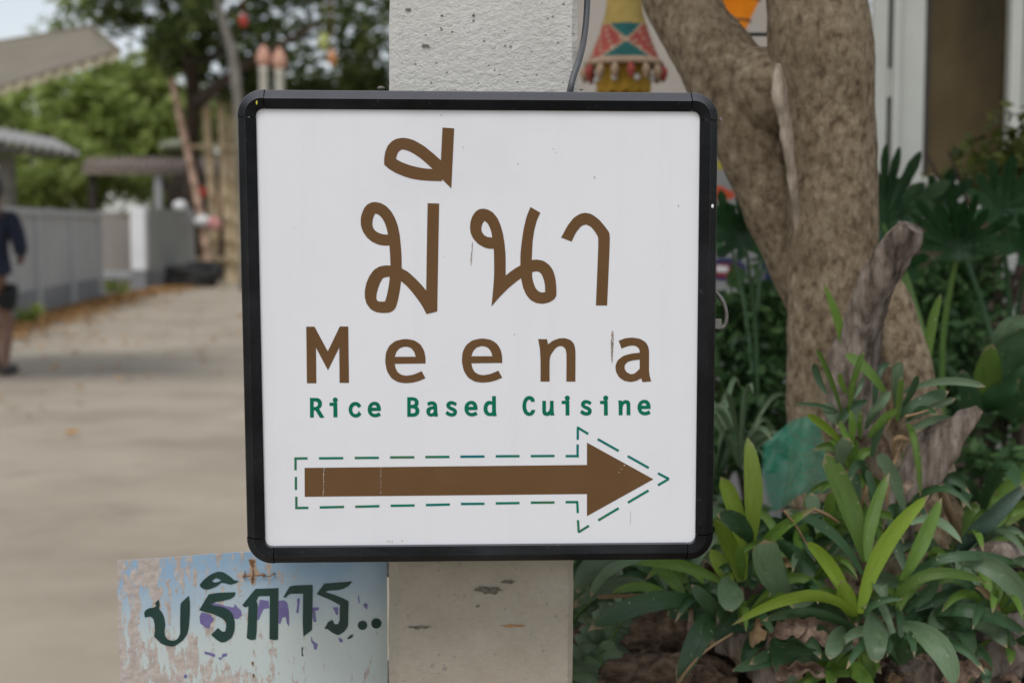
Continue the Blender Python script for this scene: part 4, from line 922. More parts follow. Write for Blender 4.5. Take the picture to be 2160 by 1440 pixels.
# bamboo scaffold
M['bamboo'] = mat('bamboo', [(.50, .38, .22), (.66, .53, .34)], rough=.6, scale=5, stretch=(1, 1, .3))
M['bamboo_pink'] = mat('pinkish_bamboo', [(.46, .29, .2), (.60, .42, .31)], rough=.7, scale=5)
def bamboo(name, pts, r, m, parent=None):
    q = MB(); p0 = Vector(pts[0]); p1 = Vector(pts[-1]); L_ = (p1 - p0).length; n = max(2, int(L_ / .42)); pr = []; rr = []
    for i in range(n + 1):
        t = i / n; b = p0 + (p1 - p0) * t; b.x += .03 * math.sin(t * 5 + p0.x)
        for dt, k_ in ((-.012, 1.0), (0, 1.22), (.012, 1.0)):
            pr.append(b + (p1 - p0).normalized() * dt); rr.append(r * k_ * (1 - .2 * t))
    v, f = tube(pr, rr, 10, 1); q.add(v, f); return q.build(name, m, parent, smooth=True)
bs_ = thing('bamboo_frame', (XW(462, 31), 31, 0), 'frame of upright tan bamboo poles with cross rails at the end of the lane', 'bamboo frame')
for x0, y0, x1, y1, r in ((450, 596, 436, 186, .11), (484, 596, 468, 190, .11), (497, 600, 490, 205, .07)):
    bamboo('pole', [P(x0, y0, 31), P(x1, y1, 31)], r, M['bamboo'], bs_)
bamboo('rail', [P(395, 309, 30.8), P(520, 312, 30.8)], .05, M['bamboo'], bs_); bamboo('rail', [P(400, 545, 30.8), P(520, 548, 30.8)], .045, M['bamboo'], bs_); bamboo('rail', [P(445, 600, 31), P(475, 305, 31)], .045, M['bamboo'], bs_)
bm_ = bamboo('leaning_pole', [P(440, 560, 30.5), P(366, 166, 30.5)], .085, M['bamboo_pink']); tag(bm_, 'pinkish bamboo pole leaning left away from the upright bamboo frame', 'pole')
# lotus topped posts
M['post_cream'] = mat('cream_post', [(.48, .46, .38), (.6, .58, .5)], rough=.7, scale=3); M['lotus'] = mat('pink_bulb', [(.50, .25, .17), (.62, .36, .26)], rough=.6, scale=4)
for px, py, lab in ((563, 100, 'left one of two cream posts topped with pink bulbs above the sign'), (596, 106, 'right one of two cream posts topped with pink bulbs above the sign')):
    base = P(px, 640, 25); top = P(px, py + 42, 25)
    t = thing('lotus_post', (base.x, 25, 0), lab, 'post', 'cream posts with pink bulbs')
    q = MB(); q.lathe((base.x, 25), [(0, 0), (.11, 0), (.085, .1), (.08, top.z - .05), (.10, top.z), (0, top.z)], 14); q.build('shaft', M['post_cream'], t, smooth=True)
    q = MB(); q.lathe((base.x, 25), [(0, top.z), (.07, top.z), (.125, top.z + .09), (.13, top.z + .18), (.085, top.z + .3), (.03, top.z + .37), (0, top.z + .4)], 14); q.build('bulb', M['lotus'], t, smooth=True)
# coloured odds and ends hung near the bamboo and in the tree
M['red'] = mat('red_cloth', [(.42, .05, .035), (.55, .09, .06)], rough=.8, scale=5, trans=.2); M['pinkred'] = mat('pink_red', [(.6, .22, .2), (.7, .4, .36)], rough=.8, scale=5)
M['orange'] = mat('orange_plastic', [(.5, .2, .08), (.6, .3, .12)], rough=.6, scale=5); M['yolk'] = mat('yellow_green', [(.34, .36, .10), (.42, .45, .16)], rough=.6, scale=5)
def blob(name, lab, cat, px, py, Y, rx, rz, m, string=0):
    q = MB(); c = P(px, py, Y); s_ = Y / F
    q.sphere(c, 1, 14, 10, (rx * s_, rx * s_ * .8, rz * s_), .35, 1.5)
    if string: q.tube([c, c + Vector((0, 0, string))], .006, 5)
    return tag(q.build(name, m, smooth=True), lab, cat)
blob('hanging_lantern', 'small red lantern hanging high in the dark tree', 'lantern', 513, 44, 24, 9, 14, M['red'], 1.6)
blob('hanging_lantern', 'small yellow green lantern hanging to the right of the pink bulbs', 'lantern', 683, 90, 24, 11, 18, M['yolk'], 2)
blob('hanging_lantern', 'small orange lantern hanging left of the concrete post', 'lantern', 700, 122, 24, 9, 17, M['orange'], 2.2)
blob('red_cloth', 'red cloth hung left of the bamboo poles', 'cloth', 422, 405, 30.6, 16, 14, M['red'], 0)
blob('red_cloth', 'narrow red cloth hung between the two bamboo poles', 'cloth', 466, 425, 31.3, 9, 22, M['red'], 0)
blob('white_bag', 'white bag hung low on the bamboo frame', 'bag', 428, 467, 30.4, 18, 12, M['white_pillar'], 0)
blob('pink_bag', 'pink and red bag beside the white bag on the bamboo', 'bag', 452, 472, 30.3, 15, 15, M['pinkred'], 0)
blob('ridge_tarp', 'pale grey green tarpaulin above the shed roof in front of the trees', 'tarpaulin', 375, 308, 34, 40, 12, mat('tarp', [(.18, .19, .13), (.26, .27, .19)], rough=.8), 0)
# old tyres in a heap at the road end
tg = thing('tyre_pile', (XW(395, 29), 29, 0), 'heap of old black tyres lying at the foot of the grey green wall', 'tyres')
M['rubber'] = mat('old_rubber', [(.012, .012, .012), (.03, .03, .028)], rough=.8, scale=6)
for px, zz, rot in ((375, .0, 0), (415, .0, 0), (392, .2, 0), (425, .2, .3)):
    c = P(px, 590, 29); c.z = .11 + zz; R1, R2 = .33, .12; v = []; f = []
    for i in range(24):
        for j in range(10):
            a = 2 * math.pi * i / 24; b = 2 * math.pi * j / 10
            p = Vector(((R1 + R2 * .8 * math.cos(b)) * math.cos(a), (R1 + R2 * .8 * math.cos(b)) * math.sin(a), R2 * math.sin(b))); p = Matrix.Rotation(rot, 3, 'X') @ p; v.append(c + p)
            f.append((i * 10 + j, ((i + 1) % 24) * 10 + j, ((i + 1) % 24) * 10 + (j + 1) % 10, i * 10 + (j + 1) % 10))
    obj('tyre', v, f, M['rubber'], tg, smooth=True)

# leaf litter along the foot of the wall
n = 5200; V = np.zeros((n, 4, 3)); 
for i in range(n):
    t = random.random(); y = 14.5 + t * 14.5
    xl = np.interp(y, [15.2, 24.2, 27.9, 30], [a_[0], b_[0], XW(312, 27.9), XW(330, 30)]); x = xl + .12 + abs(random.gauss(0, .33)) * (1.4 if random.random() < .2 else 1)
    if random.random() < .07: x = xl + random.uniform(.1, 4.2); y = random.uniform(6, 29)
    s_ = random.uniform(.03, .075); a = random.uniform(0, 6.28); dz = random.uniform(.012, .04)
    for k_, (lx, ly) in enumerate(((-1, 0), (0, -.5), (1, 0), (0, .5))):
        V[i, k_] = (x + s_ * (lx * math.cos(a) - ly * math.sin(a)), y + s_ * (lx * math.sin(a) + ly * math.cos(a)), dz + random.uniform(0, .03))
M['litter'] = mat('orange_litter', [(.16, .085, .03), (.36, .19, .06), (.5, .32, .15)], rough=.9, scale=3, island=True, trans=.1)
tag(obj('leaf_litter', V.reshape(-1, 3), np.arange(n * 4).reshape(n, 4), M['litter']), 'orange brown fallen leaves drifted along the foot of the white wall', 'fallen leaves', kind='stuff')
for px, py, Y, n_, lab in ((66, 660, 17.6, 130, 'tuft of green weed at the foot of the panelled wall'), (222, 628, 25, 220, 'green weeds growing in the gate opening beside the wall end')):
    c = P(px, py, Y); tag(foliage('weed', [((c.x, c.y, .14), (.14 if Y < 20 else .45, .1, .16 if Y < 20 else .09), n_)], .05, M['fol_light'], k=20), lab, 'weed', kind='stuff')

# ================================================================== PERSON AT THE LEFT EDGE
def skin(name, J, E, m, parent, sub=2):
    me = bpy.data.meshes.new(name + '_rig'); keys = list(J); org = Vector(ORG[parent.name])
    me.from_pydata([tuple(Vector(J[k_][:3]) - org) for k_ in keys], [(keys.index(a), keys.index(b)) for a, b in E], [])
    o = bpy.data.objects.new(name + '_rig', me); col.objects.link(o)
    sk = o.modifiers.new('s', 'SKIN'); sk.use_smooth_shade = True; sk.branch_smoothing = .5
    for i, k_ in enumerate(keys):
        r = J[k_][3]; me.skin_vertices[0].data[i].radius = (r, r) if not isinstance(r, tuple) else r
        me.skin_vertices[0].data[i].use_root = (i == 0)
    o.modifiers.new('d', 'SUBSURF').levels = sub; o.modifiers['d'].render_levels = sub
    bpy.context.view_layer.update()
    m2 = bpy.data.meshes.new_from_object(o.evaluated_get(bpy.context.evaluated_depsgraph_get())); bpy.data.objects.remove(o)
    m2.materials.clear(); m2.materials.append(m)
    for p in m2.polygons: p.material_index = 0; p.use_smooth = True
    c = bpy.data.objects.new(name, m2); col.objects.link(c); c.parent = parent; ORG[c.name] = tuple(org); return c
HY = 11.7; hx = XW(-13, HY)
pr = thing('person', (hx, HY, 0), 'person in dark navy shirt and dark shorts walking away at the left edge', 'person')
M['skin'] = mat('brown_skin', [(.16, .085, .055), (.22, .12, .08)], rough=.6, scale=8); M['navy'] = mat('navy_cloth', [(.010, .014, .034), (.02, .027, .055)], rough=.85, scale=7, bump=.4, bscale=12)
M['shorts'] = mat('dark_shorts', [(.010, .012, .013), (.022, .025, .028)], rough=.85, scale=7, bump=.4, bscale=12); M['hair'] = mat('black_hair', [(.006, .005, .005), (.015, .012, .011)], rough=.5, scale=50, stretch=(1, 1, .2), bump=.5)
def J3(x, y, z, r): return (hx + x, HY + y, z, r)
J = {'pel': J3(0, 0, .86, .125), 'wai': J3(0, 0, 1.0, .115), 'che': J3(0, .0, 1.2, .135), 'nek': J3(0, .01, 1.37, .058), 'hd1': J3(0, .0, 1.45, .085), 'hd2': J3(0, -.01, 1.55, .088),
     'sr': J3(.165, 0, 1.31, .06), 'er': J3(.245, -.04, 1.03, .042), 'wr': J3(.17, .17, .93, .028), 'hr': J3(.13, .22, .93, .03),
     'sl': J3(-.165, 0, 1.31, .06), 'el': J3(-.24, -.02, 1.04, .042), 'wl': J3(-.25, .12, .84, .028), 'hl': J3(-.245, .15, .77, .03),
     'kr': J3(.085, .05, .45, .055), 'cr': J3(.085, .02, .3, .055), 'ar': J3(.085, -.05, .08, .036), 'fr': J3(.09, .02, .03, .03), 'tr': J3(.10, .12, .025, .025),
     'kl': J3(-.085, .12, .46, .055), 'cl': J3(-.085, .16, .3, .055), 'al': J3(-.085, .22, .09, .036), 'fl': J3(-.09, .28, .03, .03), 'tl': J3(-.09, .38, .025, .025)}
E = [('pel', 'wai'), ('wai', 'che'), ('che', 'nek'), ('nek', 'hd1'), ('hd1', 'hd2'), ('che', 'sr'), ('sr', 'er'), ('er', 'wr'), ('wr', 'hr'), ('che', 'sl'), ('sl', 'el'), ('el', 'wl'), ('wl', 'hl'),
     ('pel', 'kr'), ('kr', 'cr'), ('cr', 'ar'), ('ar', 'fr'), ('fr', 'tr'), ('pel', 'kl'), ('kl', 'cl'), ('cl', 'al'), ('al', 'fl'), ('fl', 'tl')]
skin('body', J, E, M['skin'], pr)
JS = {k_: (v_[0], v_[1], v_[2], v_[3] + .022) for k_, v_ in J.items()}
JS['hem'] = J3(0, 0, .80, .165); JS['pel'] = J3(0, 0, .88, .16); JS['er'] = (*JS['er'][:3], .062); JS['er2'] = J3(.215, .02, .99, .055); JS['el2'] = J3(-.245, .03, .98, .055); JS['nek'] = J3(0, .01, 1.345, .07)
skin('shirt', {k_: JS[k_] for k_ in ('che', 'wai', 'pel', 'hem', 'nek', 'sr', 'er', 'er2', 'sl', 'el', 'el2')}, [('che', 'wai'), ('wai', 'pel'), ('pel', 'hem'), ('che', 'nek'), ('che', 'sr'), ('sr', 'er'), ('er', 'er2'), ('che', 'sl'), ('sl', 'el'), ('el', 'el2')], M['navy'], pr)
SHJ = {'p': J3(0, 0, .84, .155), 'a': J3(.088, .03, .66, .105), 'b': J3(.088, .05, .50, .082), 'c': J3(-.088, .06, .66, .105), 'd': J3(-.088, .10, .51, .082)}
skin('shorts', SHJ, [('p', 'a'), ('a', 'b'), ('p', 'c'), ('c', 'd')], M['shorts'], pr)
q = MB(); q.sphere((hx, HY - .015, 1.535), .112, 16, 12, (.88, 1, 1.08)); q.build('hair', M['hair'], pr, smooth=True)
for k_, dy in (('fr', 0), ('fl', 0)):
    c = J[k_]; q = MB(); q.box(c[0] - .05, c[0] + .05, c[1] - .1, c[1] + .14, 0, .075, .03); q.build('shoe', mat('dark_shoe', [(.02, .02, .022), (.05, .05, .055)], rough=.7), pr, smooth=True)

# ================================================================== RIGHT: HOUSE FRONT
HF = 5.0
def hx_(px): return XW(px, HF)
def hz_(py): return P(0, py, HF).z
M['house_cream'] = mat('cream_render', [(.42, .38, .33), (.52, .47, .42)], rough=.9, scale=3, bump=.2, bscale=50)
M['door_white'] = mat('greenish_white_paint', [(.50, .51, .46), (.60, .61, .56)], rough=.5, scale=3)
M['door_shadow'] = mat('groove', [(.03, .028, .025), (.05, .045, .04)], rough=.9)
M['board_brown'] = mat('brown_cladding', [(.05, .033, .022), (.10, .07, .048)], rough=.8, scale=4, stretch=(1, 1, 4), bump=.3)
def glass_mat():
    m = mat('brown_reflection_glass', [(.028, .020, .008), (.075, .053, .022), (.12, .088, .042)], rough=.25, scale=1.6, stretch=(1, 1, .6), spec=.14, pos=[.35, .5, .68])  # brown reflection in the pane is painted as its base colour
    return m
M['glass'] = glass_mat()
hs = thing('house', ((hx_(1100) + hx_(2500)) / 2, HF + 1, 0), 'house with greenish white door frame and window painted with brown reflection behind the tree', 'house')
q = MB(); q.box(hx_(1040), hx_(1826), HF + .03, HF + .15, 0, 3.1); q.build('wall', M['house_cream'], hs)
q = MB(); q.box(hx_(2300), hx_(3000), HF + .03, HF + .15, 0, 3.1); q.build('wall', M['house_cream'], hs)
q = MB(); q.box(hx_(1826), hx_(2300), HF + .03, HF + .15, hz_(455), hz_(388)); q.build('wall', M['door_white'], hs)
q = MB(); q.box(hx_(1826), hx_(2300), HF + .03, HF + .15, 2.5, 3.1); q.build('wall', M['house_cream'], hs)
# cladding boards under the window
zz = 0; i = 0
while zz < hz_(456) - .02:
    z2_ = min(zz + .13, hz_(456)); q = MB(); q.box(hx_(1826), hx_(2300), HF + .04 + .006 * (i % 2), HF + .1, zz + .004, z2_ - .004, .003); q.build('cladding_board', M['board_brown'], hs); zz = z2_; i += 1
q = MB(); q.box(hx_(1826), hx_(2300), HF + .11, HF + .13, 0, hz_(456)); q.build('backing', M['door_shadow'], hs)
for x0, x1, y0 in ((1830, 1862, 0), (1872, 1888, -.01), (2112, 2138, -.02), (2146, 2200, 0)):
    q = MB(); q.box(hx_(x0), hx_(x1), HF - .01 + y0, HF + .028, hz_(455), 2.5, .004); q.build('frame_post', M['door_white'], hs)
q = MB(); q.box(hx_(1863), hx_(1871), HF + .012, HF + .028, hz_(455), 2.5); q.build('door_gap', M['door_shadow'], hs)
q = MB(); q.box(hx_(1863), hx_(1871), HF - .004, HF + .011, hz_(205), hz_(145)); q.build('hinge', M['door_white'], hs)
q = MB(); q.box(hx_(1889), hx_(1941), HF, HF + .028, hz_(388), 2.5, .003); q.build('door_stile', M['door_white'], hs)
win = MB().box(hx_(1942), hx_(1950), HF + .0, HF + .028, hz_(388), 2.5).build('window', M['door_shadow'], hs)
MB().box(hx_(1950.3), hx_(2111.5), HF + .018, HF + .027, hz_(370), 2.5).build('pane', M['glass'], win)
MB().box(hx_(1942), hx_(2112), HF - .012, HF + .028, hz_(388.5), hz_(371), .003).build('sill', M['door_white'], win)
MB().box(hx_(2202), hx_(2298), HF + .018, HF + .027, hz_(388), 2.5).build('pane', M['glass'], win)
rf = corrugated('roof', (hx_(1020), HF - .45, 3.05), (hx_(3050), HF - .45, 3.05), (hx_(1020), HF + 2.4, 3.9), (hx_(3050), HF + 2.4, 3.9), .03, 30, M['roof_brown'], hs)
MB().box(hx_(1040), hx_(1060), HF + .16, HF + 2.3, 0, 3.1).build('side_wall', M['house_cream'], hs)
q = MB(); q.box(XW(2120, 4.1), XW(2146, 4.1), 4.1, 4.14, 0, P(0, 535, 4.1).z, .006); tag(q.build('white_post', M['door_white']), 'pale square post standing among leaves near the right edge', 'post')
q = MB(); q.box(XW(1640, 4.3), XW(1664, 4.3), 4.3, 4.34, 0, P(0, 540, 4.3).z, .006); tag(q.build('white_post', M['wall_trim']), 'pale post seen between the two trunks beside the printed banner', 'post')
# printed banner: white with navy, yellow, orange red and oval print
bnr = thing('printed_banner', (XW(1550, 4.2), 4.2, .3), 'white printed banner with navy, yellow and orange red shapes behind the sign edge', 'banner')
M['banner'] = mat('banner_white', [(.24, .24, .23), (.32, .32, .31)], rough=.6, scale=5)
sheet_b = MB().box(XW(1400, 4.2), XW(1636, 4.2), 4.2, 4.204, .35, P(0, 270, 4.2).z).build('sheet', M['banner'], bnr)
M['navy_ink'] = mat('navy_ink', [(.015, .018, .075), (.025, .03, .11)], rough=.6); M['orange_ink'] = mat('orange_ink', [(.5, .06, .012), (.6, .09, .02)], rough=.6)
M['yellow_ink'] = mat('yellow_ink', [(.4, .33, .03), (.5, .4, .05)], rough=.6); M['red_ink'] = mat('red_ink', [(.2, .015, .02), (.28, .03, .04)], rough=.6)
PB = lambda px, py, off=0: P(px, py, 4.2 - off)
def ink(adds, m, off=.0008): letter('print', adds, [], m, surf=PB, parent=sheet_b, off=off, smooth_it=0)
ink([[(1505, 285), (1522, 288), (1533, 305), (1528, 312), (1505, 312)]], M['navy_ink']); ink([[(1510, 340), (1530, 335), (1538, 350), (1525, 358), (1510, 356)]], M['yellow_ink'])
ink([[(1500, 390), (1520, 392), (1552, 408), (1545, 420), (1500, 422)]], M['orange_ink']); ink([[(1611, 540), (1634, 540), (1634, 700), (1611, 700)]], M['navy_ink'])
ink([[(1530 + 46 * math.cos(a / 3.183), 568 + 25 * math.sin(a / 3.183)) for a in range(20)]], M['navy_ink']); ink([[(1532 + 34 * math.cos(a / 3.183), 570 + 15 * math.sin(a / 3.183)) for a in range(20)]], M['red_ink'], .0016)
ink([[(1512, 560), (1536, 562), (1534, 574), (1510, 573)]], M['white_pillar'], .0024)
for x_ in (1410, 1628): MB().box(XW(x_ - 5, 4.2), XW(x_ + 5, 4.2), 4.206, 4.22, 0, P(0, 275, 4.2).z).build('stake', M['bark_far'], bnr)

# ================================================================== HANGING WOVEN ORNAMENT
OY = 3.25
ocx = XW(1313, OY)
orn = thing('woven_ornament', (ocx, OY, P(0, 190, OY).z), 'tiered hanging ornament with yellow neck and red and teal woven skirt', 'ornament')
def orow(py, w_): return (w_ / F * OY, P(0, py, OY).z)
M['o_yellow'] = mat('ornament_yellow', [(.34, .24, .06), (.46, .33, .09)], rough=.8, scale=30, trans=.1)
M['o_gold'] = mat('ornament_gold', [(.38, .21, .02), (.52, .32, .03)], rough=.8, scale=30, trans=.15)
M['o_red'] = mat('ornament_red', [(.26, .035, .025), (.36, .07, .05)], rough=.8, scale=30); M['o_teal'] = mat('ornament_teal', [(.0, .075, .07), (.01, .11, .10)], rough=.8, scale=30)
M['o_beige'] = mat('ornament_beige', [(.30, .20, .13), (.42, .30, .2)], rough=.9, scale=30)
q = MB(); q.lathe((ocx, OY), [orow(-230, 4), orow(-190, 20), orow(-110, 34), orow(-85, 50), orow(-80, 48), orow(-40, 32), orow(0, 36), orow(30, 40), orow(55, 47)], 28); q.build('neck', M['o_yellow'], orn, smooth=True)
v = []; f = []; fm = []; ns, nr = 48, 12
for j in range(nr + 1):
    t = j / nr; r, z = orow(54 + 72 * t, 47 + 27 * t ** 1.2)
    for i in range(ns):
        a = 2 * math.pi * i / ns; k_ = 1 + .012 * math.cos(4 * a * 2); v.append((ocx + r * k_ * math.cos(a), OY + r * k_ * math.sin(a), z))
for j in range(nr):
    for i in range(ns):
        f.append((j * ns + i, (j + 1) * ns + i, (j + 1) * ns + (i + 1) % ns, j * ns + (i + 1) % ns))
        u = (i % 24) - 11.5; w_ = j - 5.5     # X shaped pattern: teal above and below, red at the sides, beige between
        d = abs(abs(w_) - abs(u) * 1.05)
        if abs(u) > 10: c_ = 2
        elif d < .75: c_ = 2
        elif abs(w_) > abs(u) * 1.05: c_ = 1
        else: c_ = 0 if (i * 3 + j * 2) % 7 else 2
        fm.append(c_)
obj('woven_band', v, f, None, orn, smooth=True, mats=[M['o_red'], M['o_teal'], M['o_beige']], fm=fm)
q = MB(); q.lathe((ocx, OY), [orow(126, 74), orow(130, 80), orow(138, 84), orow(143, 78), orow(140, 60)], 36); q.build('rim', M['o_beige'], orn, smooth=True)
v = []; f = []
for j in range(9):
    for i in range(64):
        a = 2 * math.pi * i / 64; r, z = orow(140 + 52 * j / 8, 58 - 4 * j / 8); r *= 1 + .06 * math.cos(a * 12) * j / 8; z -= .008 * abs(math.sin(a * 6)) * (j == 8); v.append((ocx + r * math.cos(a), OY + r * math.sin(a), z))
for j in range(8):
    for i in range(64): f.append((j * 64 + i, (j + 1) * 64 + i, (j + 1) * 64 + (i + 1) % 64, j * 64 + (i + 1) % 64))
obj('lower_skirt', v, f, M['o_gold'], orn, smooth=True)
for i in range(16):
    a = 2 * math.pi * i / 16 + .1; r = 80 / F * OY; z = P(0, 140, OY).z; q = MB()
    q.tube([(ocx + r * math.cos(a), OY + r * math.sin(a), z), (ocx + r * 1.05 * math.cos(a), OY + r * 1.05 * math.sin(a), z - .015), (ocx + r * 1.03 * math.cos(a), OY + r * 1.03 * math.sin(a), z - .034)], [.003, .010, .005], 8, 3)
    q.build('tassel', M['o_beige'] if i % 3 else M['o_red'], orn, smooth=True)
for i in range(8):
    a = 2 * math.pi * (i + .5) / 8; r = 60 / F * OY; z = P(0, 168, OY).z; q = MB(); q.sphere((ocx + r * math.cos(a), OY + r * math.sin(a), z), .008, 10, 6); q.build('bead', M['white_pillar'], orn, smooth=True)
q = MB(); q.tube([(ocx, OY, orow(-228, 1)[1]), (ocx, OY, 2.72)], .003, 6); q.build('string', M['cable'], orn)

# orange glowing lantern between the trunks
LY = 3.4; lx = XW(1540, LY)
lt = thing('orange_lantern', (lx, LY, P(0, 72, LY).z), 'bright orange lantern hanging in the fork between the two trunks', 'lantern')
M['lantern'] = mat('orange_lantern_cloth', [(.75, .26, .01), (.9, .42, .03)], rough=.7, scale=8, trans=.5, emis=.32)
def lr(py, w_): return (w_ / F * LY, P(0, py, LY).z)
q = MB(); q.lathe((lx, LY), [lr(-110, 26), lr(-100, 46), lr(-60, 64), lr(-20, 60), lr(10, 50), lr(45, 34), lr(60, 28), lr(72, 22), lr(74, 0.5)], 10); q.build('shade', M['lantern'], lt)
for py, w_ in ((-20, 60), (2, 53), (46, 33.5)):
    q = MB(); n_ = 10; r, z = lr(py, w_); q.tube([(lx + (r + .002) * math.cos(2 * math.pi * i / n_), LY + (r + .002) * math.sin(2 * math.pi * i / n_), z) for i in range(n_ + 1)], .003, 6); q.build('hoop', M['rust'], lt)
q = MB(); q.tube([(lx, LY, lr(-108, 1)[1]), (lx, LY, 2.75)], .003, 6); q.build('string', M['cable'], lt)
q = MB(); q.tube([P(1556, 74, 2.6), P(1600, 73, 2.55), P(1640, 74, 2.45)], .0035, 8, 3); tag(q.build('black_wire', M['rubber'], smooth=True), 'short black wire strung across the fork of the tree', 'wire')

# ================================================================== THE FORKED TREE
TY = 2.25
tt = thing('forked_tree', (XW(1770, TY), TY + .05, .5), 'large forked tree with mottled brown bark right behind the sign', 'tree')
def tp(px, py, Y=TY): return P(px, py, Y)
def bark(name, pts, rad, seg, sub, d, s_, m=M['bark'], flat=1.0, sd=0):
    q = MB(); q.tube(pts, rad, seg, sub, d, s_, True, sd, flat); return q.build(name, m, tt, smooth=True)
w2 = lambda px, Y=TY: px / F * Y / 2
bark('trunk', [tp(1722, -420), tp(1715, -160), tp(1722, 0), tp(1733, 130), tp(1745, 260), tp(1756, 400), tp(1758, 600), tp(1760, 760), tp(1772, 900), tp(1800, 1080), tp(1830, 1260), tp(1850, 1400), tp(1860, 1480)],
     [w2(190), w2(185), w2(200), w2(210), w2(196), w2(186), w2(190), w2(196), w2(215), w2(290), w2(400), w2(520), w2(560)], 80, 20, .075, 14)
# the second limb leans out to the left and joins low down
bark('limb', [tp(1270, -420, 2.5), tp(1350, -200, 2.45), tp(1410, -40, 2.40), tp(1468, 60, 2.37), tp(1535, 160, 2.34), tp(1592, 290, 2.33), tp(1640, 420, 2.32), tp(1680, 540, 2.31), tp(1720, 660, 2.29), tp(1750, 800, 2.27)],
     [w2(130, 2.5), w2(135, 2.45), w2(138, 2.4), w2(150, 2.37), w2(175, 2.34), w2(178, 2.33), w2(160, 2.3), w2(130, 2.3), w2(110, 2.3), w2(90, 2.3)], 72, 18, .08, 14, sd=3)
bark('fork', [tp(1535, 185, 2.33), tp(1590, 185, 2.31), tp(1650, 205, 2.29), tp(1710, 260, 2.27)], [w2(120), w2(175), w2(190), w2(120)], 40, 10, .05, 15, sd=5)
bark('buttress', [tp(1850, 560, 2.27), tp(1880, 660, 2.26), tp(1905, 780, 2.25), tp(1930, 920, 2.24), tp(1965, 1080, 2.22), tp(2010, 1240, 2.2)], [w2(60), w2(100), w2(118), w2(125), w2(140), w2(170)], 48, 12, .07, 14, sd=8)
bark('scar', [tp(1640, 135, 2.185), tp(1646, 200, 2.183), tp(1659, 280, 2.19), tp(1668, 350, 2.197), tp(1678, 430, 2.21), tp(1684, 520, 2.225)], [.006, .0150, .0130, .0105, .008, .003], 24, 16, .32, 45, M['scar'], .6, 2)
bark('limb', [tp(1722, -400), tp(1900, -700, 2.2), tp(2150, -1100, 2.1)], [w2(150), w2(110), w2(60)], 16, 6, .05, 12)
bark('limb', [tp(1275, -405, 2.5), tp(1120, -750, 2.6), tp(900, -1150, 2.9)], [w2(160), w2(110), w2(50)], 16, 6, .05, 12)
foliage('crown', [((1.0, 2.5, 3.3), (1.4, 1.3, .5), 1300), ((.0, 3.1, 3.6), (1.1, 1.0, .5), 600), ((1.9, 2.0, 3.5), (1.1, 1.2, .5), 700)], .075, M['fol_dark'], tt)

# driftwood stump leaning in front of the trunk, and a second weathered piece
q = MB(); q.tube([P(1920, 478, 2.02), P(1900, 512, 2.03), P(1866, 566, 2.05), P(1838, 630, 2.07), P(1820, 700, 2.09), P(1800, 780, 2.1), P(1800, 900, 2.12)], [.023, .031, .034, .034, .038, .044, .048], 56, 18, .34, 24, True, 4.0, .75)
a = tag(q.build('driftwood', M['drift'], smooth=True), 'tall grey furrowed driftwood stump leaning right in front of the trunk', 'driftwood')
q = MB(); q.tube([P(2066, 862, 1.98), P(2035, 890, 1.98), P(1990, 935, 1.99), P(1950, 985, 2.0), P(1905, 1050, 2.01), P(1880, 1120, 2.02)], [.008, .017, .028, .031, .030, .032], 40, 14, .3, 24, True, 9.0, .5)
tag(q.build('driftwood', M['drift'], smooth=True), 'grey brown pointed piece of driftwood right of the leafy clump', 'driftwood')
def log(pts, r, lab, m='husk', sd=0, seg=64, d=.5, ds=24):
    q = MB(); q.tube(pts, r, seg, 22, d, ds, True, sd, .8); return tag(q.build('rotten_log', M[m], smooth=True), lab, 'log')
log([P(1180, 1385, 2.0), P(1290, 1372, 1.98), P(1400, 1362, 1.97), P(1480, 1350, 1.98), P(1560, 1340, 2.0)], [.03, .045, .05, .045, .03], 'dark rotten log lying under the leaves right of the post', sd=1)
log([P(1230, 1470, 1.93), P(1320, 1440, 1.9), P(1430, 1445, 1.88), P(1540, 1440, 1.9)], [.03, .038, .042, .03], 'brown rotten log at the bottom edge right of the post', sd=5)
log([P(1380, 1330, 2.03), P(1440, 1290, 2.02), P(1480, 1250, 2.02), P(1500, 1200, 2.04)], [.035, .042, .035, .02], 'crumbly brown root stub above the rotten log', sd=11)
log([P(1500, 1310, 1.95), P(1570, 1360, 1.9), P(1620, 1420, 1.88), P(1640, 1500, 1.86)], [.02, .034, .036, .03], 'pale brown root running down to the bottom edge', 'drift', 7)
log([P(2010, 1190, 1.97), P(2060, 1172, 1.96), P(2120, 1168, 1.95), P(2200, 1180, 1.95)], [.006, .012, .014, .012], 'thin dark branch lying at the right edge above the strap leaves', 'drift', 3, 16)
log([P(1900, 1440, 1.9), P(2000, 1400, 1.92), P(2120, 1370, 1.95), P(2230, 1360, 1.97)], [.03, .04, .045, .04], 'pale brown piece of trunk lying in the lower right corner', 'drift', 15)

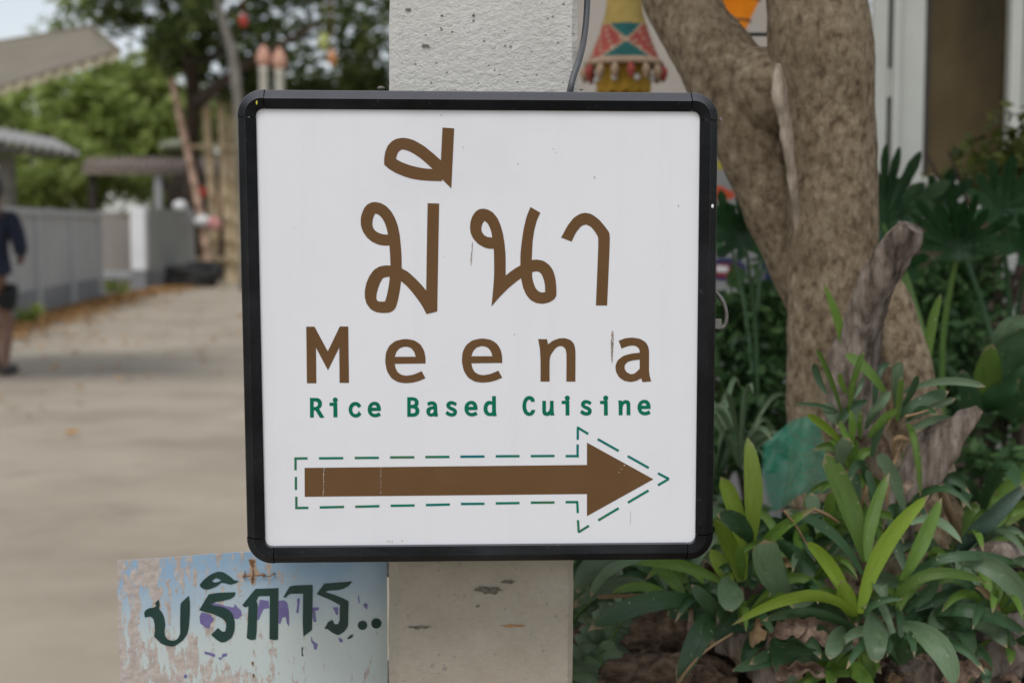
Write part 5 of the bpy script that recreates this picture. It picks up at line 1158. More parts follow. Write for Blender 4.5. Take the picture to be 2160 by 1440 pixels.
# ================================================================== STRAP LEAVED PLANTS
VIEW = Vector((0, -1, .15)).normalized()
def strap(base, mid, tip, w_, style='strap', fold=.25, roll=0.0, n=13, th=0.0):
    """ribbon leaf along a bent line with a V fold, tapering to the base and to a pointed or blunt tip"""
    base, mid, tip = Vector(base), Vector(mid), Vector(tip)
    c = mid * 2 - (base + tip) * .5
    v = []; uv = []; nu = 5
    for i in range(n):
        t = i / (n - 1); p = base * (1 - t) ** 2 + c * 2 * t * (1 - t) + tip * t * t
        T = ((c - base) * (1 - t) * 2 + (tip - c) * 2 * t).normalized()
        s_ = T.cross(VIEW)
        s_ = s_.normalized() if s_.length > 1e-4 else Vector((1, 0, 0))
        s_ = Matrix.Rotation(roll * (1 - .4 * t), 3, T) @ s_; nn = s_.cross(T).normalized()
        if nn.z < 0 and abs(nn.z) > .2: nn = -nn
        b_ = .42 + .58 * min(1, t / .45) ** .8
        if style == 'strap': e = max(0, 1 - t ** 4.5) ** .62
        elif style == 'blunt': e = max(0, 1 - t ** 9) ** .5
        elif style == 'oval': b_ = 1; e = math.sin(math.pi * min(1, .06 + .94 * t)) ** .55 if t < 1 else 0
        elif style == 'spoon': b_ = .3 + .7 * min(1, t / .7) ** 1.6; e = max(0, 1 - t ** 7) ** .5
        hw = w_ / 2 * b_ * max(e, .03) * (1 + .07 * noise.noise(Vector((t * 5, base.x * 40, base.z * 40))))
        for k_ in range(nu):
            u = k_ / (nu - 1) * 2 - 1
            v.append(p + s_ * hw * u * math.cos(fold * abs(u)) + nn * hw * (fold * abs(u) ** 1.2 - fold * .5) + nn * hw * .10 * noise.noise(Vector((t * 4 + base.x * 30, u * 1.2, base.z * 20))))
            uv.append((k_ / (nu - 1), t))
    f = [(i * nu + k_, i * nu + k_ + 1, (i + 1) * nu + k_ + 1, (i + 1) * nu + k_) for i in range(n - 1) for k_ in range(nu - 1)]
    return v, f, uv
def px_leaf(plant, spec, zf, Y):
    """spec: base, mid, tip in zoom pixels, width in zoom pixels, material, style, dY base/mid/tip, roll"""
    (b, m_, t, w_, mt), ex = spec[:5], spec[5:]
    st_ = ex[0] if len(ex) > 0 else 'strap'; dy = ex[1] if len(ex) > 1 else None; roll = ex[2] if len(ex) > 2 else random.uniform(-.35, .35); fold = ex[3] if len(ex) > 3 else random.uniform(.2, .45)
    if dy is None:
        d_ = random.uniform(-.05, .05); dy = (0, d_ * .5, d_)
    ox, oy, s_ = zf
    pb, pm, pt_ = (P(ox + q_[0] / s_, oy + q_[1] / s_, Y + dd) for q_, dd in zip((b, m_, t), dy))
    v, f, uv = strap(pb, pm, pt_, w_ / s_ / F * Y, st_, fold, roll)
    nm = 'dry_leaf' if mt.startswith('dry') else 'leaf'
    return obj(nm, v, f, M[mt], plant, smooth=True, uv=uv)
def plant(px, py, Y, lab, specs, zf, cat='plant', name='strap_leaf_plant'):
    c = P(px, py, Y); t = thing(name, c, lab, cat)
    for s_ in specs: px_leaf(t, s_, zf, Y)
    q = MB(); q.tube([c + Vector((0, .012, -.07)), c + Vector((0, .01, -.03)), c + Vector((0, .01, -.005))], [.006, .005, .003], 8); q.build('stem', M['dry'], t, smooth=True)
    for i in range(7):   # short inner leaves hide the crown of the plant
        a = 2 * math.pi * i / 7 + random.random(); d = Vector((math.cos(a), math.sin(a) * .6 + .25, 0)); l = random.uniform(.035, .06)
        v, f, uv = strap(c + Vector((0, .01, -.012)), c + d * l * .35 + Vector((0, .01, l * .4)), c + d * l * .9 + Vector((0, .01, l * random.uniform(.2, .75))), .015, 'strap', .35, random.uniform(-.3, .3)); obj('leaf', v, f, M[random.choice(['l_mid', 'l_dark', 'l_mid'])], t, smooth=True, uv=uv)
    return t
ZA = (1620, 1000, 3.272); ZB = (1180, 860, 2.483); ZC = (1600, 700, 3.4286)
plant(1809, 1305, 1.84, 'bright green strap leaved plant fanning out low, yellowest of those in front of the tree', [
    ((600, 955), (430, 640), (255, 465), 115, 'l_bright', 'strap', (0, .0, -.03), .1),
    ((640, 960), (790, 520), (1115, 140), 135, 'l_bright', 'strap', (0, .0, .0), .15),
    ((690, 600), (720, 300), (838, -10), 100, 'l_mid', 'strap', (0, .02, .05), -.2),
    ((680, 600), (560, 220), (395, -150), 165, 'l_mid', 'blunt', (.02, .03, .05), .1),
    ((605, 980), (260, 838), (-250, 1040), 98, 'l_bright', 'strap', (0, -.05, -.08), -.5),
    ((650, 690), (430, 400), (110, 245), 90, 'l_dark', 'strap', (.02, .02, .0), .5),
    ((600, 975), (545, 860), (510, 730), 140, 'l_bright', 'oval', (0, -.01, -.02), 0),
    ((620, 1080), (300, 960), (-40, 1010), 90, 'l_dark', 'strap', (0, -.04, -.06), -.5),
    ((720, 990), (735, 1120), (750, 1300), 185, 'l_grey', 'oval', (0, -.07, -.09), .1),
    ((930, 1040), (1170, 1180), (1285, 1460), 180, 'l_grey', 'strap', (0, -.06, -.08), .2),
    ((850, 900), (1120, 690), (1530, 755), 90, 'l_mid', 'strap', (0, -.03, -.02), -.35),
    ((930, 730), (1060, 470), (1200, 160), 120, 'l_mid', 'strap', (0, .0, .04), .2),
    ((640, 1330), (400, 1370), (150, 1470), 80, 'l_mid', 'strap', (0, -.03, -.05), -.3),
    ((370, 1235), (80, 1225), (-130, 1310), 95, 'l_dark', 'strap', (0, -.02, -.04), -.3),
    ((540, 1080), (470, 1150), (425, 1275), 140, 'l_grey', 'oval', (0, -.06, -.08), .2),
    ((700, 1390), (420, 1375), (230, 1450), 75, 'l_mid', 'strap', (0, -.03, -.06), -.3),
    ((660, 985), (760, 880), (930, 860), 60, 'l_dark', 'strap'),
    ((600, 1100), (480, 950), (440, 800), 90, 'l_dark', 'strap', (.02, .03, .03)),
    ((640, 1200), (700, 1300), (720, 1420), 80, 'l_mid', 'strap')], ZA)
plant(1905, 1270, 1.90, 'dark strap leaved plant spreading right below the driftwood', [
    ((920, 730), (1320, 565), (1790, 640), 75, 'l_dark', 'strap', (0, -.04, .0), -.5),
    ((1310, 595), (1620, 690), (1800, 990), 165, 'l_grey', 'strap', (-.02, -.05, -.05), .3),
    ((1640, 640), (1740, 600), (1900, 560), 80, 'l_grey', 'strap'),
    ((1150, 960), (1450, 950), (1800, 1110), 120, 'l_dark', 'strap', (0, -.04, -.02), -.3),
    ((900, 760), (770, 730), (830, 870), 130, 'l_grey', 'oval', (0, -.05, -.07), .1, .5),
    ((900, 940), (960, 800), (1100, 720), 110, 'l_mid', 'strap'),
    ((950, 940), (1100, 820), (1160, 700), 100, 'l_dark', 'strap'),
    ((1000, 930), (1250, 830), (1420, 790), 110, 'l_dark', 'strap', (0, .01, .03)),
    ((1210, 640), (1150, 540), (1260, 585), 100, 'l_mid', 'oval', (0, -.02, -.03), .1, .5),
    ((1380, 1150), (1480, 1280), (1500, 1460), 130, 'l_dark', 'strap'),
    ((1100, 1010), (1300, 1080), (1500, 1230), 120, 'l_dark', 'strap', (0, .0, .02)),
    ((1430, 770), (1540, 860), (1625, 1060), 80, 'dry_tan', 'strap', (0, -.02, -.03), .3, .8),
    ((1010, 1060), (1150, 1100), (1280, 1180), 38, 'dry_tan', 'strap', (0, -.02, -.03), .3, .8),
    ((980, 340), (1160, 320), (1340, 475), 75, 'l_grey', 'strap', (0, 0, -.02), -.3),
    ((980, 720), (880, 460), (840, 240), 80, 'l_dark', 'strap', (0, .04, .08))], ZA)
plant(2130, 1260, 2.0, 'glossy dark plant with one long grey shining blade at the right edge', [
    ((1270, 600), (1500, 340), (1790, 70), 145, 'l_glossy', 'strap', (0, -.03, -.03), .1, .35),
    ((1500, 620), (1640, 560), (1830, 600), 70, 'l_dark', 'strap'),
    ((1400, 640), (1560, 500), (1800, 420), 90, 'l_mid', 'strap', (0, .04, .08)),
    ((1340, 440), (1390, 300), (1440, 190), 150, 'l_mid', 'oval', (0, .1, .12), 0), ((1500, 430), (1560, 260), (1570, 120), 90, 'l_mid', 'strap', (0, .1, .12)), ((1640, 340), (1740, 240), (1820, 200), 120, 'l_bright', 'oval', (0, .1, .12)), ((1480, 470), (1560, 430), (1640, 440), 90, 'l_mid', 'oval', (0, .1, .12))], ZA)
plant(1566, 1230, 1.88, 'upright strap leaved plant with tall yellow green blades at the sign corner', [
    ((1000, 730), (1015, 420), (985, 155), 105, 'l_bright', 'strap', (0, .0, .03), .1, .2),
    ((960, 900), (935, 600), (845, 360), 100, 'l_bright', 'blunt', (0, .02, .04), .15),
    ((950, 910), (900, 740), (815, 585), 95, 'l_bright', 'strap', (0, .0, -.02), -.1),
    ((1012, 700), (930, 600), (825, 560), 105, 'l_dark', 'oval', (0, -.03, -.05), .2),
    ((900, 920), (850, 830), (790, 740), 100, 'l_bright', 'strap', (0, .01, .02)),
    ((960, 900), (950, 800), (935, 720), 60, 'l_mid', 'strap'),
    ((1200, 990), (1110, 850), (1075, 690), 160, 'l_grey', 'blunt', (0, -.05, -.08), .05, .15),
    ((905, 895), (895, 980), (905, 1065), 150, 'l_grey', 'oval', (0, -.06, -.08), .1),
    ((1040, 880), (1090, 700), (1350, 515), 80, 'l_mid', 'strap', (0, -.03, -.05), -.4, .6),
    ((1130, 700), (1260, 790), (1400, 960), 100, 'l_dark', 'strap', (0, .03, .0), .3),
    ((1020, 900), (1000, 820), (960, 740), 100, 'l_grey', 'spoon', (0, .03, .04)),
    ((1160, 960), (1240, 1010), (1350, 990), 80, 'l_grey', 'strap'),
    ((1090, 1040), (1140, 1120), (1120, 1210), 110, 'l_dark', 'strap'),
    ((870, 1110), (1120, 1060), (1400, 1080), 90, 'l_dark', 'strap', (0, .02, .03), -.3),
    ((1000, 940), (1040, 860), (1120, 800), 90, 'l_dark', 'strap')], ZB)
plant(1460, 1280, 1.86, 'dark green strap leaved plant arching left under the sign corner', [
    ((740, 1020), (450, 1020), (150, 1165), 112, 'l_dark', 'strap', (0, -.06, -.08), .15, .2),
    ((820, 1080), (740, 1180), (615, 1450), 125, 'l_dark', 'strap', (0, -.06, -.08), .1, .2),
    ((590, 1000), (440, 935), (275, 970), 55, 'l_mid', 'strap', (0, -.01, -.02), .2),
    ((850, 910), (600, 815), (330, 805), 75, 'l_mid', 'strap', (0, -.0, .0), -.3),
    ((650, 980), (580, 890), (480, 810), 80, 'l_mid', 'strap', (0, .01, .02), .4),
    ((680, 980), (640, 900), (600, 815), 70, 'l_mid', 'strap', (0, .03, .03)),
    ((370, 800), (190, 820), (96, 970), 125, 'l_grey', 'strap', (0, -.02, -.03), .3, .2),
    ((430, 795), (260, 850), (165, 990), 60, 'l_grey', 'strap', (0, -.03, -.04), .3, .2),
    ((450, 920), (270, 930), (60, 1050), 80, 'l_grey', 'strap', (0, .03, .03), .2, .2),
    ((870, 1115), (780, 1020), (690, 925), 85, 'l_dark', 'strap', (0, -.03, -.03), .1),
    ((880, 1100), (700, 1070), (560, 1085), 90, 'l_dark', 'strap', (0, .02, .03), .2),
    ((1340, 1280), (1150, 1300), (905, 1375), 92, 'l_dark', 'strap', (0, -.04, -.05), -.2, .2),
    ((1360, 1300), (1260, 1350), (1190, 1460), 85, 'l_grey', 'strap', (0, -.03, -.05), .2, .2)], ZB)
plant(1800, 985, 1.98, 'clump of short blunt strap leaves standing upright in front of the driftwood stump', [
    ((600, 590), (510, 330), (415, 120), 62, 'l_mid', 'blunt', (0, -.02, -.03), .5, .7),
    ((640, 640), (690, 360), (765, 140), 62, 'l_mid', 'blunt', (0, -.02, -.02), -.6, .7),
    ((920, 450), (780, 270), (630, 160), 80, 'l_mid', 'blunt', (0, .0, .02), .1),
    ((1015, 640), (1010, 400), (1010, 195), 100, 'l_grey', 'blunt', (0, -.02, -.03), 0, .5),
    ((1005, 640), (1020, 480), (1035, 320), 60, 'l_mid', 'blunt', (-.02, -.03, -.04), .5),
    ((780, 700), (850, 560), (955, 425), 85, 'l_grey', 'blunt', (0, -.02, -.02), .1),
    ((600, 800), (480, 690), (345, 595), 80, 'l_bright', 'blunt', (0, -.03, -.05), .3, .7),
    ((610, 690), (540, 600), (475, 515), 95, 'l_grey', 'blunt', (0, 0, .01), .1),
    ((1050, 430), (1340, 355), (1645, 395), 58, 'l_grey', 'blunt', (0, -.02, -.03), .2),
    ((1000, 620), (1170, 510), (1375, 430), 90, 'l_dark', 'blunt', (0, -.01, .0), -.4),
    ((1060, 650), (1250, 550), (1425, 480), 58, 'l_grey', 'blunt', (0, .01, .02), .3),
    ((800, 760), (880, 660), (1000, 555), 65, 'l_mid', 'blunt', (-.02, -.03, -.04), .1),
    ((742, 770), (735, 680), (742, 575), 58, 'l_mid', 'blunt', (-.03, -.04, -.05), 0, .8),
    ((690, 830), (625, 740), (590, 640), 50, 'l_mid', 'blunt', (-.02, -.02, -.02)),
    ((1060, 660), (1130, 800), (1172, 1190), 58, 'l_mid', 'strap', (0, -.05, -.06), .2, .5),
    ((1030, 560), (1110, 430), (1150, 310), 55, 'l_dark', 'blunt'),
    ((490, 450), (430, 330), (400, 225), 55, 'l_dark', 'blunt', (.02, .03, .03)),
    ((640, 440), (600, 370), (590, 295), 42, 'l_mid', 'blunt'), ((570, 580), (430, 530), (255, 520), 32, 'l_dark', 'strap'),
    ((690, 480), (730, 400), (762, 325), 40, 'l_grey', 'blunt'), ((690, 700), (700, 600), (720, 480), 90, 'l_grey', 'oval', (.03, .03, .03)),
    ((660, 850), (680, 700), (660, 560), 60, 'l_mid', 'strap', (-.01, -.02, -.02)), ((820, 900), (870, 700), (930, 600), 70, 'l_dark', 'strap'),
    ((840, 560), (870, 300), (960, 240), 60, 'l_dark', 'strap', (.03, .04, .05)), ((780, 500), (660, 560), (560, 700), 80, 'l_dark', 'strap'),
    ((1080, 640), (1180, 560), (1290, 600), 60, 'l_dark', 'strap'), ((1100, 700), (1280, 640), (1420, 640), 90, 'l_grey', 'strap', (.03, .03, .04)),
    ((990, 900), (1000, 780), (1090, 790), 70, 'dry_tan', 'oval', (0, -.02, -.02), .6, .7), ((930, 700), (960, 560), (965, 370), 22, 'dry_tan', 'strap'),
    ((950, 1290), (930, 1100), (1040, 780), 60, 'dry_tan', 'strap', (0, -.01, 0), .5, .8), ((740, 1300), (770, 1150), (800, 1060), 60, 'dry_tan', 'strap', (0, -.01, 0), .5, .8),
    ((640, 1100), (625, 1040), (670, 990), 45, 'dry_tan', 'oval', (0, -.03, -.03), .6, .8), ((960, 1000), (900, 850), (860, 720), 140, 'dry', 'oval', (.02, .02, .02), .5, .8)], ZC)
plant(1820, 1130, 1.90, 'group of broad grey green spoon shaped leaves between the upper clump and the bright plant', [
    ((590, 1070), (600, 900), (655, 765), 135, 'l_grey', 'spoon', (0, -.02, -.03), .1, .2),
    ((1050, 1290), (960, 1020), (850, 895), 110, 'l_grey', 'blunt', (0, -.01, -.02), .1),
    ((860, 1300), (820, 1120), (785, 1000), 60, 'l_dark', 'blunt'), ((1040, 1380), (1000, 1300), (930, 1265), 110, 'l_dark', 'oval', (0, -.03, -.05), .2),
    ((430, 1450), (400, 1300), (380, 1160), 120, 'l_grey', 'spoon', (0, .01, .02), 0, .2), ((520, 1450), (520, 1300), (520, 1150), 100, 'l_mid', 'strap'),
    ((700, 1300), (690, 1150), (690, 1010), 110, 'l_dark', 'blunt', (.03, .04, .05)), ((450, 1320), (300, 1330), (185, 1275), 60, 'l_dark', 'strap'),
    ((1000, 1250), (1060, 1120), (1130, 1100), 70, 'dry', 'oval'), ((420, 1300), (300, 1290), (135, 1285), 50, 'dry', 'oval', (-.02, -.04, -.05), .4, .7)], ZC)
# thin pale fan leaved plant behind the corner of the sign, and procedural rosettes filling the bed
def rosette(px, py, Y, n, L_, w_, mts, lab, sty='strap', up=.5, name='strap_leaf_plant', cat='plant'):
    c = P(px, py, Y); t = thing(name, c, lab, cat)
    for i in range(n):
        a = 2 * math.pi * (i + random.random() * .6) / n; l = L_ * random.uniform(.7, 1.15); d = Vector((math.cos(a), math.sin(a), 0)); u_ = random.uniform(up * .5, up * 1.3)
        m_ = c + d * l * .5 + Vector((0, 0, l * u_ * .75)); tp_ = c + d * l * .95 + Vector((0, 0, l * (u_ - .35)))
        v, f, uv = strap(c, m_, tp_, w_ * random.uniform(.8, 1.2), sty, .35, random.uniform(-.3, .3)); obj('leaf', v, f, M[random.choice(mts)], t, smooth=True, uv=uv)
    return t
rosette(1560, 985, 2.35, 15, .13, .010, ['l_grey'], 'thin grey green leaved tuft behind the yellow green blades', up=1.2)
rosette(1510, 1010, 2.4, 13, .12, .010, ['l_grey', 'l_dark'], 'thin leaved tuft just right of the sign frame', up=1.2)
rosette(1350, 1240, 2.15, 12, .15, .030, ['l_dark', 'l_grey'], 'shaded strap leaved rosette under the sign behind the arching leaves', up=.7)
rosette(1240, 1250, 2.2, 12, .16, .030, ['l_grey', 'l_dark'], 'shaded grey green rosette right beside the concrete post', up=.6)
rosette(1700, 1180, 2.05, 12, .12, .026, ['l_dark', 'l_mid'], 'dark rosette at the foot of the trunk behind the bright plant', up=.8)
rosette(1640, 1350, 1.9, 10, .10, .026, ['l_dark'], 'low dark rosette between the two root pieces', up=.4)
rosette(2060, 1110, 2.2, 12, .14, .030, ['l_dark', 'l_mid'], 'dark green rosette behind the grey shining blade', up=.8)
rosette(1990, 1330, 1.95, 12, .12, .030, ['l_dark', 'l_grey'], 'dark rosette low in the right corner', up=.5)
rosette(2120, 1390, 1.95, 12, .12, .026, ['l_dark', 'l_mid'], 'dark rosette at the lower right corner edge', up=.5)
rosette(1760, 1420, 1.86, 10, .09, .022, ['l_dark', 'l_mid'], 'small dark rosette at the bottom edge under the bright plant', up=.4)
random.seed(21)
for px, py, Y, n_, L_, w_, ms, lab, up_ in (
    (1560, 1335, 1.90, 15, .12, .013, ['l_mid', 'l_dark'], 'narrow leaved dark clump below the hanging oval leaf', .7),
    (1690, 1290, 1.92, 16, .12, .014, ['l_dark', 'l_mid', 'l_grey'], 'narrow leaved clump behind the bright arching blade', .9),
    (1900, 1400, 1.84, 15, .11, .014, ['l_dark', 'l_grey'], 'narrow leaved clump at the bottom edge right of the bright plant', .6),
    (2100, 1310, 1.90, 16, .13, .014, ['l_mid', 'l_dark'], 'narrow leaved green clump near the right edge under the drooping grey leaf', .8),
    (1420, 1300, 1.98, 14, .12, .013, ['l_dark', 'l_grey'], 'narrow leaved clump above the dark rotten log', .8),
    (1860, 1150, 2.02, 16, .14, .014, ['l_dark', 'l_mid'], 'narrow leaved clump between the buttress and the bright plant', .9),
    (2020, 1230, 2.04, 15, .13, .014, ['l_grey', 'l_mid'], 'grey green narrow leaved clump under the thin dark branch', .8),
    (1630, 1240, 2.04, 15, .13, .014, ['l_dark', 'l_mid'], 'narrow leaved clump right under the green mesh bag', .8)):
    rosette(px, py, Y, n_, L_, w_, ms, lab, up=up_)
# feathery frond at the bottom right of the post
def frond(base, pts, Y, lab, n_, L0, w_):
    fr = thing('fern_frond', P(*base, Y), lab, 'plant')
    ax = [P(px, py, Y + .02 * i) for i, (px, py) in enumerate(pts)]
    q = MB(); q.tube(ax, [.004, .0035, .003, .0015], 8, 5); q.build('stalk', M['petiole'], fr, smooth=True)
    axc = catmull(ax, n_)
    for i, p in enumerate(axc[2:]):
        T = (axc[min(i + 3, len(axc) - 1)] - axc[i + 1]).normalized(); sd = T.cross(Vector((0, -1, 0))).normalized()
        for s_ in (-1, 1):
            L_ = L0 * (.55 + .45 * math.sin(math.pi * (i + 2) / len(axc))) * random.uniform(.85, 1.15)
            e = p + sd * s_ * L_ + T * L_ * .45 + Vector((0, random.uniform(-.02, .02), -.012)); v, f, uv = strap(p, (p + e) / 2 + Vector((0, -.004, .008)), e, w_, 'strap', .3, random.uniform(-.3, .3)); obj('leaflet', v, f, M['l_grey'], fr, smooth=True, uv=uv)
frond((1190, 1480), [(1190, 1500), (1240, 1410), (1285, 1350), (1320, 1300)], 1.90, 'blurred grey green frond rising from the bottom edge right of the post', 5, .052, .016)
frond((1240, 1500), [(1235, 1520), (1262, 1480), (1270, 1420), (1262, 1370)], 1.86, 'shorter grey green frond in front at the bottom edge right of the post', 4, .045, .015)
frond((1190, 1330), [(1180, 1350), (1215, 1300), (1255, 1262), (1300, 1240)], 2.0, 'grey green frond fanning out beside the post under the sign', 4, .05, .018)

# ------------------------------------------------------------------ deeply lobed leaves
def lobed(name, c, tips, Y, m, parent, sinus=.60, wl_=.42, bend=.12):
    C0 = Vector(c); n = len(tips); T_ = [Vector(t) for t in tips]; out = []
    for i, t in enumerate(T_):
        d = t - C0; l = d.length; nn = Vector((-d.y, d.x)) / l; pr_ = T_[(i - 1) % n]; nx2 = T_[(i + 1) % n]
        wr = min(wl_ * l, .44 * min((pr_ - t).length, (nx2 - t).length) + 6)
        sgn = 1 if (d.x * (nx2 - C0).y - d.y * (nx2 - C0).x) > 0 else -1
        out += [C0 + d * .60 - nn * sgn * wr * .44, C0 + d * .80 - nn * sgn * wr * .50, C0 + d * .94 - nn * sgn * wr * .26, t, C0 + d * .93 + nn * sgn * wr * .28, C0 + d * .80 + nn * sgn * wr * .48, C0 + d * .60 + nn * sgn * wr * .44]
        mdv = ((t - C0).normalized() + (nx2 - C0).normalized()); 
        if mdv.length > .3: out.append(C0 + mdv.normalized() * sinus * min(l, (nx2 - C0).length))
    rings = [.0, .35, .7, 1.0]; v = []; uv = []
    mx = max((q_ - C0).length for q_ in out)
    for r in rings[1:]:
        for q_ in out:
            e = C0 + (q_ - C0) * r; k_ = (e - C0).length / mx
            dY = -bend * k_ * k_ * Y * .35 + .02 * noise.noise(Vector((e.x * .02, e.y * .02, Y))) * Y * .3
            v.append(P(e.x, e.y, Y + dY)); uv.append((.5 + (e.x - C0.x) / mx * .5, min(.9, .5 + (e.y - C0.y) / mx * .4)))
    m_ = len(out); v.append(P(C0.x, C0.y, Y)); uv.append((.5, .5)); f = [(3 * m_, i, (i + 1) % m_) for i in range(m_)]
    for r in range(2): f += [(r * m_ + i, (r + 1) * m_ + i, (r + 1) * m_ + (i + 1) % m_, r * m_ + (i + 1) % m_) for i in range(m_)]
    return obj(name, v, f, M[m], parent, uv=uv, smooth=True)
def philo(base, lab, leaves, pm='petiole', pr_=1):
    b = P(*base); t = thing('lobed_leaf_plant', b, lab, 'plant')
    for c, Y, tips, m in leaves:
        lf = lobed('leaf', c, tips, Y, m, t)
        e = P(c[0], c[1], Y + .005); q = MB(); q.tube([b, (b + e) / 2 + Vector((.01 * (1 if c[0] < base[0] else -1), .02, .03)), e], [.008 * Y / 3 * pr_, .007 * Y / 3 * pr_, .005 * Y / 3 * pr_], 8, 8); q.build('leaf_stalk', M[pm], t, smooth=True)
philo((1990, 960, 2.85), 'plant with large deeply lobed dark leaves on a long green stalk right of the trunk', [
    ((2022, 528), 2.8, [(1925, 512), (1893, 478), (1918, 448), (1930, 418), (1975, 425), (2005, 392), (2035, 420), (2062, 408), (2085, 440), (2140, 455), (2155, 492), (2125, 528), (2060, 545), (1985, 545)], 'philo'),
    ((1862, 470), 2.95, [(1838, 345), (1868, 303), (1898, 307), (1943, 318), (1950, 385), (2008, 380), (1975, 430), (1930, 470), (1905, 520), (1855, 545), (1820, 500)], 'philo2'),
    ((1905, 560), 3.1, [(1850, 500), (1880, 470), (1930, 500), (1960, 540), (1940, 590), (1890, 610), (1850, 590)], 'philo')])
philo((2140, 900, 3.1), 'plant with overlapping lobed blue green leaves at the right edge below the window', [
    ((2110, 440), 3.05, [(2040, 400), (2060, 365), (2090, 335), (2140, 325), (2190, 350), (2215, 400), (2200, 460), (2150, 500), (2090, 500), (2045, 460)], 'philo2'),
    ((1990, 430), 3.15, [(1950, 400), (1960, 370), (2010, 355), (2050, 380), (2040, 440), (2000, 480), (1955, 470)], 'philo2'),
    ((2180, 510), 3.0, [(2120, 480), (2150, 450), (2200, 440), (2240, 500), (2200, 560), (2150, 560), (2110, 530)], 'philo')], 'l_dark', .8)
philo((1600, 900, 3.0), 'plant with lobed dark leaves showing between the sign and the leaning limb', [
    ((1570, 500), 2.95, [(1500, 500), (1508, 455), (1530, 425), (1562, 395), (1590, 430), (1625, 470), (1650, 520), (1620, 545), (1560, 550), (1510, 540)], 'philo'),
    ((1530, 470), 3.1, [(1470, 460), (1490, 420), (1520, 400), (1550, 430), (1580, 470), (1560, 520), (1510, 530), (1480, 510)], 'philo2'),
    ((1620, 480), 3.15, [(1580, 430), (1610, 400), (1660, 430), (1680, 490), (1640, 530), (1590, 530)], 'philo')], 'l_dark', .6)
# broad plain leaves at the right edge
bp_ = thing('broad_leaf_plant', P(2110, 900, 2.6), 'plant with broad plain dark green leaves at the right edge', 'plant')
for b, m_, t, w_, mt in (((2105, 860), (2128, 770), (2170, 690), 76, 'l_dark'), ((2090, 860), (2085, 800), (2092, 725), 62, 'l_mid'), ((2120, 880), (2160, 820), (2200, 760), 80, 'l_dark'), ((2080, 880), (2050, 840), (2028, 780), 46, 'l_dark'), ((2110, 740), (2130, 700), (2180, 670), 56, 'l_grey'), ((2070, 870), (2100, 840), (2150, 800), 50, 'philo')):
    v, f, uv = strap(P(*b, 2.6), P(*m_, 2.57), P(*t, 2.55), w_ / F * 2.6, 'oval', .2, 0); obj('leaf', v, f, M[mt], bp_, smooth=True, uv=uv)
# narrow blades by the trunk
for pts, Y, w_, m_, lab in (([(1778, 740), (1768, 680), (1738, 600)], 2.08, 22, 'l_mid', 'single narrow green blade standing against the trunk'), ([(1955, 800), (1962, 700), (1985, 620)], 2.3, 26, 'l_mid', 'single yellowish blade right of the buttress'), ([(1925, 720), (1912, 680), (1900, 640)], 2.3, 16, 'l_mid', 'short narrow blade behind the driftwood stump')):
    v, f, uv = strap(*(P(*p_, Y) for p_ in pts), w_ / F * Y, 'strap', .3, .3); o_ = obj('grass_blade', v, f, M[m_], None, uv=uv, smooth=True, origin=P(*pts[0], Y)); tag(o_, lab, 'blade')
# dark understory behind everything, yellow green shrub at the right edge
def shrub(lab, clumps, size, m, flat=.45, name='shrub'):
    V, Fc = cards([(A(px, py, Y), (rx / F * Y, .3, ry / F * Y), n_) for px, py, Y, rx, ry, n_ in clumps], size, flat=flat); c = clumps[0]
    t = thing(name, A(c[0], c[1] + c[4], c[2]), lab, 'shrub'); obj('foliage', V, Fc, M[m], t)
    q = MB(); b = P(c[0], c[1], c[2]); 
    for k_ in range(4): q.tube([(b.x + random.uniform(-.03, .03), b.y, .1), (b.x + random.uniform(-.1, .1), b.y, b.z * .6), (b.x + random.uniform(-.25, .25), b.y, b.z)], [.012, .008, .004], 6, 3)
    o_ = q.build('stems', M['bark_far'], t, smooth=True); o_['kind'] = 'stuff'; return t
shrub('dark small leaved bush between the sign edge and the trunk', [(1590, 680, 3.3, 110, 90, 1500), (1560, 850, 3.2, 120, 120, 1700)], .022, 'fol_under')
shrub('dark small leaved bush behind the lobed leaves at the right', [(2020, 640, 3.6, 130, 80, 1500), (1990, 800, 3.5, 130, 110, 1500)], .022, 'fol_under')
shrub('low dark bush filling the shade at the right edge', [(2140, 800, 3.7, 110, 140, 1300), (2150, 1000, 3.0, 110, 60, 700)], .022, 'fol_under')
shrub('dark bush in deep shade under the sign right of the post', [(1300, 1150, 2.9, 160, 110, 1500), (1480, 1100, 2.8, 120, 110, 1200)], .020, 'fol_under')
shrub('yellow green shrub catching light at the right edge by the window', [(2140, 320, 3.6, 60, 60, 520), (2090, 390, 3.6, 50, 40, 260)], .022, 'fol_yellow')

